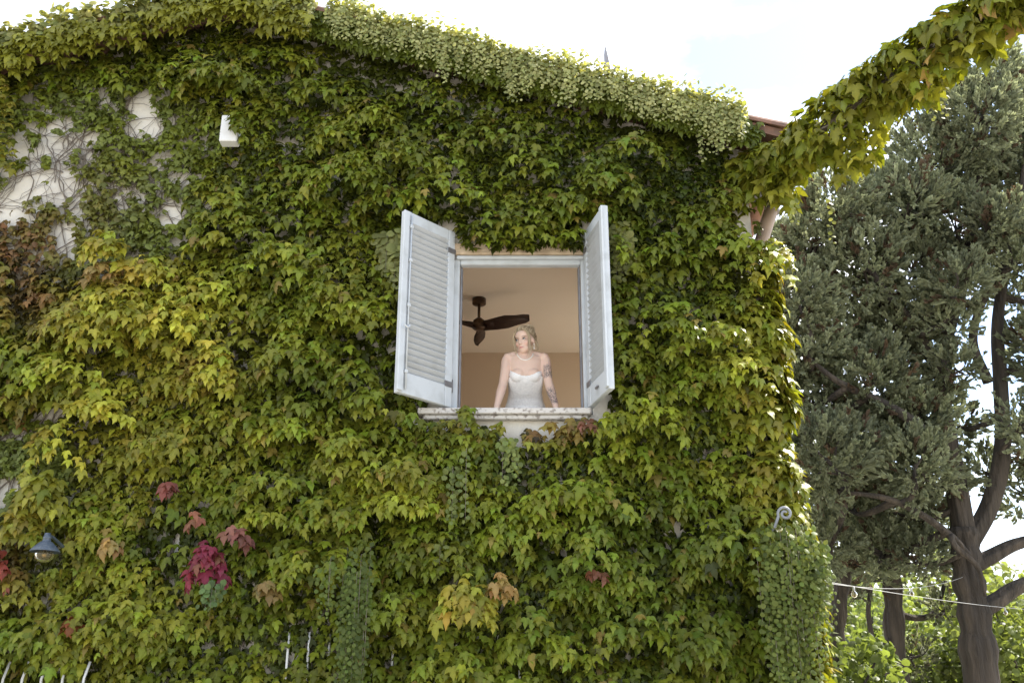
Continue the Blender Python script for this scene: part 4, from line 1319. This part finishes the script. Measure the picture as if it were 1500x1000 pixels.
for j in range(len(sk) - 1):
    for k in range(n):
        F.append((j * n + k, (j + 1) * n + k, (j + 1) * n + (k + 1) % n, j * n + (k + 1) % n))
mb = MB(); mb.add(V, F, True); mb.build('skirt', M['lace'], person)
# eyes
for s in (-1, 1):
    mb = MB()
    c = (s * .0300, -.0690, .003)
    mb.cur = (.55, .50, .47); mb.ball(H(c), .0098 * HS, 14, 10)
    mb.cur = (.07, .09, .11); mb.ball(H((c[0] - .003, c[1] - .0085, c[2] + .001)), (.0055 * HS, .0042 * HS, .0055 * HS), 10, 8, HR)
    mb.cur = (.04, .025, .02)
    mb.tube([H((s * .0305 + q * .0145, -.0790 + 28 * (q * .0145) ** 2 * .6, .0095 - 18 * (q * .0145) ** 2)) for q in (-1, -.5, 0, .5, 1)], [.0012, .0022, .0026, .0024, .0014], 6)
    mb.build('eye', M['eye'], person, col=True)
# hair: locks swept from the hairline to a loose bun, strands framing the face
HC = [(.45, .355, .235), (.29, .215, .14), (.60, .50, .36), (.19, .135, .085), (.52, .42, .285)]
mb = MB()
BUN = Vector((.012, .078, .096))
def scalp(az, el, k=1.0):
    """az 0 = face front; el from the crown"""
    x = .0755 * math.sin(az) * math.sin(el); y = .018 - .0945 * math.cos(az) * math.sin(el); z = .030 + .0835 * math.cos(el)
    return Vector((x * k, .018 + (y - .018) * k, .030 + (z - .030) * k))
mb.cur = (.33, .25, .165)
V = []; F = []
na, ne = 36, 12
for i in range(na):
    az = -math.pi + 2 * math.pi * i / na
    fr = (1 + math.cos(az)) / 2                      # 1 at the forehead
    emax = R(122) - R(62) * fr ** 1.6
    for j in range(ne + 1):
        V.append(H(scalp(az, emax * j / ne, 1.03 + .01 * math.sin(i * 2.7 + j))))
for i in range(na):
    for j in range(ne):
        F.append((i * (ne + 1) + j, ((i + 1) % na) * (ne + 1) + j, ((i + 1) % na) * (ne + 1) + j + 1, i * (ne + 1) + j + 1))
mb.add(V, F, True)
for k in range(620):
    az = random.uniform(-math.pi, math.pi); fr = (1 + math.cos(az)) / 2
    e0 = R(122) - R(62) * fr ** 1.6 + random.uniform(-.12, .05)
    p0 = scalp(az, e0, 1.035)
    p3 = BUN + Vector((random.gauss(0, .014), random.gauss(0, .012), random.gauss(0, .012)))
    pts = []
    lift = random.uniform(1.05, 1.19)
    for q in range(8):
        t = q / 7
        p = p0.lerp(p3, t)
        d = Vector((p.x / .0755, (p.y - .018) / .0945, (p.z - .03) / .0835))
        if d.length < lift: p = Vector((p.x, p.y - .018, p.z - .03)) * (lift * (1 - .25 * (1 - math.sin(math.pi * min(1, t * 1.2)) if t < .2 else 0)) / max(d.length, .2)) + Vector((0, .018, .03))
        p += Vector((random.gauss(0, .0012), random.gauss(0, .0012), random.gauss(0, .0012)))
        pts.append(H(p))
    mb.cur = random.choice(HC)
    mb.tube(pts, lerp_list([.0012, .0024, .0026, .0018], 8), 4, False)
for k in range(150):                                  # the bun: coiled locks
    ax = random.uniform(0, 6.28); rr = random.uniform(.018, .042); hh = random.gauss(0, .010)
    ti = Matrix.Rotation(random.gauss(-.5, .5), 4, 'X') @ Matrix.Rotation(random.gauss(0, .5), 4, 'Y')
    pts = [H(BUN + Vector((0, .012, .008)) + (ti @ Vector((rr * math.cos(ax + q * .5), rr * math.sin(ax + q * .5), hh + .002 * q)))) for q in range(9)]
    mb.cur = random.choice(HC)
    mb.tube(pts, lerp_list([.001, .0026, .0026, .001], 9), 4, False)
def lock(pts, w, n=5, sp_=.004):
    for _ in range(n):
        o = Vector((random.gauss(0, sp_), random.gauss(0, sp_), random.gauss(0, sp_)))
        mb.cur = random.choice(HC[:1] + HC[2:3] + HC[4:])
        q = smooth_path([H(Vector(p) + o * (.5 + i * .3)) for i, p in enumerate(pts)], 4)
        mb.tube(q, lerp_list([w, w * 1.1, w * .8, w * .25], len(q)), 5, False)
lock([(-.030, -.072, .082), (-.062, -.066, .045), (-.070, -.058, .0), (-.062, -.060, -.045), (-.066, -.058, -.080), (-.058, -.060, -.110)], .0013, 13)
lock([(.030, -.072, .084), (.060, -.062, .050), (.066, -.050, .0), (.058, -.056, -.05), (.062, -.060, -.09), (.050, -.064, -.125), (.040, -.07, -.15)], .0013, 15)
lock([(.060, .03, .02), (.076, .05, -.02), (.080, .06, -.06), (.070, .062, -.095)], .0013, 10)
lock([(.04, .09, .04), (.060, .095, .0), (.066, .095, -.04), (.060, .09, -.075)], .0013, 10)
mb.build('hair', M['hair'], person, col=True)
# necklace and earrings
mb = MB()
for k in range(44):
    a = math.pi * (k / 43)
    cx = CX - .002 + .058 * math.cos(a)
    zc = zz(519.5, 6.87) - .058 * math.sin(a) ** 1.3
    yc = 6.868 - .034 * math.sin(a)
    mb.ball((cx, yc - .012, zc), .0046, 8, 6)
mb.build('necklace', M['pearl'], person)
for s in (1, -1):
    mb = MB()
    p = H((s * .076, .004, -.040))
    mb.ball(p, .0055, 10, 8); mb.ball(p + Vector((0, 0, -.016)), .0045, 10, 8); mb.ball(p + Vector((0, 0, -.032)), (.007, .007, .009), 10, 8)
    mb.tube([p, p + Vector((0, 0, -.03))], .0015, 6)
    mb.build('earring', M['pearl'], person)

# ------------------------------------------------------------------ trees on the right
def spray_template(n, seed, spread=.55):
    r = np.random.default_rng(seed)
    V = []; F = []; sh = []
    for i in range(n):
        u = r.uniform(0, .85); ph = r.uniform(0, 6.28)
        d = np.array((math.cos(ph) * spread * r.uniform(.4, 1), r.uniform(.45, 1.0), math.sin(ph) * spread * .7 * r.uniform(.4, 1)))
        d /= np.linalg.norm(d)
        L_ = (.42 - .22 * u) * r.uniform(.7, 1.2)
        b0 = np.array((r.normal(0, .03), u, r.normal(0, .03)))
        w = np.cross(d, r.normal(0, 1, 3)); w /= np.linalg.norm(w); w *= .07
        o = len(V)
        mid = b0 + d * L_ * .55
        V += [b0 - w * .4, mid - w, b0 + d * L_, mid + w]
        F += [(o, o + 1, o + 2), (o, o + 2, o + 3)]
        sh += [.6, .9, 1.3, .9]
    return np.array(V), np.array(F), np.array(sh)
SPRAY = [spray_template(17, 1), spray_template(17, 2), spray_template(16, 3, .75), spray_template(18, 4, .4)]

def axes_from(D):
    D = D / np.linalg.norm(D, axis=1)[:, None]
    r = RNG.normal(0, 1, D.shape)
    ex = np.cross(D, r); ex /= np.linalg.norm(ex, axis=1)[:, None]
    ez = np.cross(ex, D)
    return np.stack([ex, D, ez], -1)

def ridged(mb, n, amt):
    """fluted bark: push the sides of a tube in and out"""
    V = np.array([tuple(v) for v in mb.v]); k = len(V) // n
    V = V.reshape(k, n, 3); c = V.mean(1, keepdims=True)
    j, i = np.meshgrid(np.arange(k), np.arange(n), indexing='ij')
    f = 1 + amt * (np.sin(i * 2 * np.pi / n * 5 + j * .13 + .6 * np.sin(j * .4)) * .6 + np.sin(i * 2 * np.pi / n * 11 + j * .3) * .4)
    V = c + (V - c) * f[..., None]
    mb.v = [tuple(p) for p in V.reshape(-1, 3)]

def conifer(name, label, limbs, lobes, Y, density, colour, group=None, spr=(.16, .33), twigs=True, base=None):
    """limbs: [(points, radii)], first one is the trunk; lobes: [(centre, radius)]"""
    e = tag(empty(name, tuple(base)), label, 'tree', group)
    mb = MB(); pth = smooth_path(limbs[0][0], 6); mb.tube(pth, [r * (1 + .12 * math.sin(i * 1.7)) for i, r in enumerate(lerp_list(limbs[0][1], len(pth)))], 36)
    ridged(mb, 36, .13)
    mb.build('trunk', M['bark'], e)
    allp = list(pth)
    for pts, rr in limbs[1:]:
        pth = smooth_path(pts, 6)
        mb = MB(); mb.tube(pth, lerp_list(rr, len(pth)), 20); ridged(mb, 20, .12); mb.build('limb', M['bark'], e)
        allp += pth
    L = Leaves(); mbt = MB()
    for c, r in lobes:
        c = Vector(c)
        nn = int(density * r * r)
        d = RNG.normal(0, 1, (nn, 3)); d /= np.linalg.norm(d, axis=1)[:, None]
        rad = r * RNG.uniform(.35, 1.08, nn) ** .6 * (.75 + .5 * vnoise(d[:, 0] * 2.5 + c.x * 3, d[:, 2] * 2.5 + c.z * 3))
        P = np.array(c) + d * rad[:, None] * np.array((1, .9, .95))
        D = d * .8 + np.array((0, 0, .55)) + RNG.normal(0, .3, (nn, 3))
        tone = RNG.uniform(.7, 1.3, (nn, 1)) * random.uniform(.8, 1.2)
        cc = np.array(colour) * tone
        br = RNG.random(nn) < .07
        cc[br] = np.array((.11, .075, .05)) * RNG.uniform(.7, 1.2, (br.sum(), 1))
        L.add(P, RNG.uniform(spr[0], spr[1], nn), axes_from(D), cc)
        if twigs and min((p - c).length for p in allp) < 2.2:
            q = min(allp, key=lambda p: (p - c).length + (.6 * max(0, p.z - c.z)))
            mid = q.lerp(c, .5) + Vector((random.uniform(-.2, .2), random.uniform(-.2, .2), -.12))
            mbt.tube(smooth_path([q, mid, c], 5), lerp_list([.055, .035, .014], 11), 6, False)
            for k in range(6):
                dd = Vector(d[k]) * r * .85
                mbt.tube(smooth_path([mid.lerp(c, random.uniform(.3, 1)), c + dd * .5 + Vector((0, 0, -.06)), c + dd], 3), lerp_list([.02, .012, .005], 7), 4, False)
    if twigs: mbt.build('branch', M['bark'], e)['kind'] = 'stuff'
    P, S, A, C = L.cat()
    leaf_mass('crown', P, S, A, C, SPRAY, M['conifer'], e)
    return e

TY = 12.8
def T(px, py, dy=0.0): return at(px, py, TY + dy)
base = T(1447, 1072); base.z = -.05
limbs = [([base, T(1440, 1000), T(1428, 900), T(1416, 830), T(1412, 775)], [.29, .215, .185, .18, .18]),
         ([T(1414, 790), T(1400, 700), T(1382, 600), T(1385, 500), T(1410, 410), T(1428, 300), T(1440, 180), T(1450, 110)], [.145, .13, .115, .095, .08, .06, .04, .02]),
         ([T(1416, 800), T(1450, 740), T(1468, 660), T(1466, 560), T(1462, 470), T(1478, 360), T(1500, 250), T(1510, 130)], [.125, .11, .10, .09, .075, .06, .04, .02]),
         ([T(1422, 830), T(1452, 815), T(1480, 800), T(1540, 775), T(1600, 700)], [.11, .09, .075, .06, .03]),
         ([T(1432, 895), T(1460, 880), T(1490, 860), T(1550, 835), T(1620, 780)], [.12, .10, .085, .07, .03]),
         ([T(1400, 700), T(1360, 640, -.3), T(1310, 600, -.5), T(1230, 560, -.6), T(1180, 520, -.6)], [.10, .08, .06, .04, .02]),
         ([T(1383, 560), T(1340, 480, -.2), T(1290, 420, -.3), T(1240, 340, -.3), T(1200, 300, -.2)], [.09, .075, .055, .035, .02]),
         ([T(1390, 480), T(1360, 400), T(1340, 300), T(1350, 210)], [.08, .06, .04, .02]),
         ([T(1410, 800), T(1360, 760, -.4), T(1300, 730, -.6), T(1230, 720, -.6)], [.05, .045, .035, .02]),
         ([T(1448, 560), T(1425, 500), T(1440, 440), T(1470, 400)], [.07, .06, .05, .04]),
         ([T(1418, 812, -.25), T(1395, 785, -.4), T(1400, 800, -.5), T(1432, 830, -.45), T(1443, 872, -.3)], [.04, .035, .035, .03, .02])]
LB = [(1385, 470, 36), (1365, 585, 36), (1420, 250, 46), (1325, 620, 44), (1390, 385, 38), (1300, 510, 46), (1430, 400, 26), (1470, 320, 34), (1190, 360, 62), (1168, 400, 48), (1160, 540, 46), (1172, 640, 44), (1225, 300, 50), (1290, 320, 72), (1265, 390, 60), (1370, 240, 72), (1330, 300, 55), (1430, 180, 62), (1490, 150, 55), (1490, 260, 60), (1165, 440, 52), (1180, 500, 58), (1250, 470, 70),
      (1340, 400, 62), (1315, 470, 50), (1400, 330, 58), (1190, 590, 60), (1270, 560, 62), (1340, 540, 42), (1210, 670, 58), (1280, 650, 60), (1340, 680, 48), (1240, 745, 46), (1310, 750, 52), (1365, 770, 34),
      (1400, 620, 30), (1405, 420, 34), (1492, 380, 40), (1490, 500, 22), (1500, 620, 28), (1495, 720, 34), (1440, 690, 24), (1400, 540, 26), (1280, 810, 36), (1215, 800, 34), (1345, 815, 26), (1395, 150, 40), (1460, 110, 40), (1350, 610, 36),
      (1550, 200, 90), (1560, 360, 80), (1570, 520, 70), (1560, 660, 60), (1440, 250, 45), (1380, 700, 30), (1450, 330, 30), (1490, 440, 22)]
lobes = []
for px_, py_, r in LB:
    c = T(px_, py_, random.uniform(-.9, .7))
    lobes.append((c, r / 104.0))
conifer('cypress_tree', 'big dark cypress with forked trunk and grey green crown', limbs, lobes, TY, 1350, (.205, .225, .142), base=base)

# slimmer conifer further back
T2 = 17.5
def Q(px, py, dy=0.0): return at(px, py, T2 + dy)
base2 = Q(1318, 1075); base2.z = -.05
limbs2 = [([base2, Q(1313, 960), Q(1308, 860), Q(1300, 760), Q(1296, 600)], [.21, .165, .15, .12, .08]),
          ([Q(1310, 930), Q(1285, 950, -.2), Q(1272, 900, -.2), Q(1276, 860, -.2)], [.05, .045, .04, .03]),
          ([Q(1318, 900), Q(1345, 905), Q(1370, 895), Q(1385, 850)], [.06, .05, .045, .03])]
lobes2 = [(Q(px_, py_, random.uniform(-.8, .8)), r / 78.0) for px_, py_, r in ((1290, 780, 45), (1330, 740, 50), (1250, 740, 45), (1270, 840, 30), (1360, 820, 35), (1300, 660, 60), (1385, 890, 20), (1340, 960, 26), (1232, 850, 26))]
conifer('conifer_tree', 'slender conifer trunk standing behind the big forked cypress', limbs2, lobes2, T2, 700, (.16, .17, .105), base=base2)
T2 = 15.2
base3 = Q(1222, 1080); base3.z = -.05
limbs3 = [([base3, Q(1224, 980), Q(1228, 900), Q(1240, 800), Q(1246, 640)], [.17, .13, .12, .10, .06])]
lobes3 = [(Q(px_, py_, random.uniform(-.5, .5)), r / 90.0) for px_, py_, r in ((1235, 790, 40), (1250, 720, 45), (1210, 700, 36), (1260, 820, 22))]
conifer('conifer_tree', 'thin dark trunk close beside the hanging ivy at the house corner', limbs3, lobes3, T2, 900, (.16, .17, .11), base=base3)

# broad-leaved shrubs and trees catching the sun behind
def broadleaf(name, label, c, w, h, n, colour, leaf=.13, trunk=.06, group=None, seed=0):
    c = Vector(c)
    e = tag(empty(name, (c.x, c.y, 0)), label, 'tree' if name == 'garden_tree' else 'shrub', group)
    rr = random.Random(seed)
    tips = []
    mb = MB()
    for k in range(7):
        a = rr.uniform(0, 6.28); t = rr.uniform(.35, .95)
        tip = Vector((c.x + w * .42 * math.cos(a) * rr.uniform(.3, 1), c.y + w * .42 * math.sin(a) * rr.uniform(.3, 1), h * t))
        mid = Vector((c.x + rr.uniform(-.2, .2), c.y + rr.uniform(-.2, .2), h * t * .5))
        mb.tube(smooth_path([(c.x + rr.uniform(-.1, .1), c.y + rr.uniform(-.1, .1), -.05), mid, tip], 5), lerp_list([trunk, trunk * .6, trunk * .2], 11), 6, False)
        tips.append(tip)
    mb.build('trunk', M['bark'], e)
    P = []
    cl = [(Vector((c.x + rr.uniform(-.5, .5) * w, c.y + rr.uniform(-.5, .5) * w, h * rr.uniform(.12, .95))), rr.uniform(.14, .30) * w) for _ in range(26)]
    k = n // len(cl)
    L = Leaves()
    for cc, r in cl:
        d = RNG.normal(0, 1, (k, 3)); d /= np.linalg.norm(d, axis=1)[:, None]
        P = np.array(cc) + d * (r * RNG.uniform(.3, 1.1, k) ** .5)[:, None]
        P[:, 2] = np.maximum(P[:, 2], .1)
        col = np.array(colour) * RNG.uniform(.6, 1.4, (k, 1)) * rr.uniform(.8, 1.2)
        L.add(P, leaf * RNG.uniform(.7, 1.3, k), frames(RNG.normal(.8, .5, k), RNG.uniform(0, 6.28, k), RNG.normal(0, .5, k)), col)
    P, S, A, C = L.cat()
    leaf_mass('crown', P, S, A, C, ROUND, M['tree_leaf'], e)
    return e
for i, (px_, Y, w, h, n, colr_, lab) in enumerate((
        (1225, 14.0, 1.6, 2.6, 2200, (.12, .15, .04), 'leafy sunlit shrub beside the corner of the house'),
        (1290, 20.0, 3.0, 4.0, 3600, (.14, .17, .05), 'bright green shrub behind the slender conifer trunk'),
        (1370, 19.0, 2.8, 3.4, 3400, (.11, .14, .04), 'sunlit bush between the conifer trunk and the cypress trunk'),
        (1490, 18.0, 3.0, 4.0, 3600, (.13, .155, .045), 'sunlit shrub to the far side of the forked cypress trunk'),
        (1180, 24.0, 4.5, 5.0, 4000, (.10, .13, .04), 'leafy tree partly hidden by the house corner'))):
    c = at(px_, 1000, Y)
    broadleaf('garden_shrub' if h < 4.5 else 'garden_tree', lab, (c.x, Y, 0), w, h, int(n * 1.3), colr_, leaf=.10, seed=i)
for i, (px_, Y, w, h, n, colr_, lab) in enumerate((
        (1340, 32.0, 6.0, 6.2, 4200, (.12, .14, .05), 'pale distant tree seen between the conifer trunk and the cypress'),
        (1440, 36.0, 6.5, 6.0, 4200, (.13, .15, .06), 'pale distant tree right behind the forked cypress trunk'),
        (1260, 38.0, 6.0, 7.0, 4200, (.11, .14, .05), 'pale distant tree beyond the shrubs near the house corner'))):
    c = at(px_, 1000, Y)
    broadleaf('garden_tree', lab, (c.x, Y, 0), w, h, n, colr_, leaf=.22, trunk=.12, seed=20 + i)
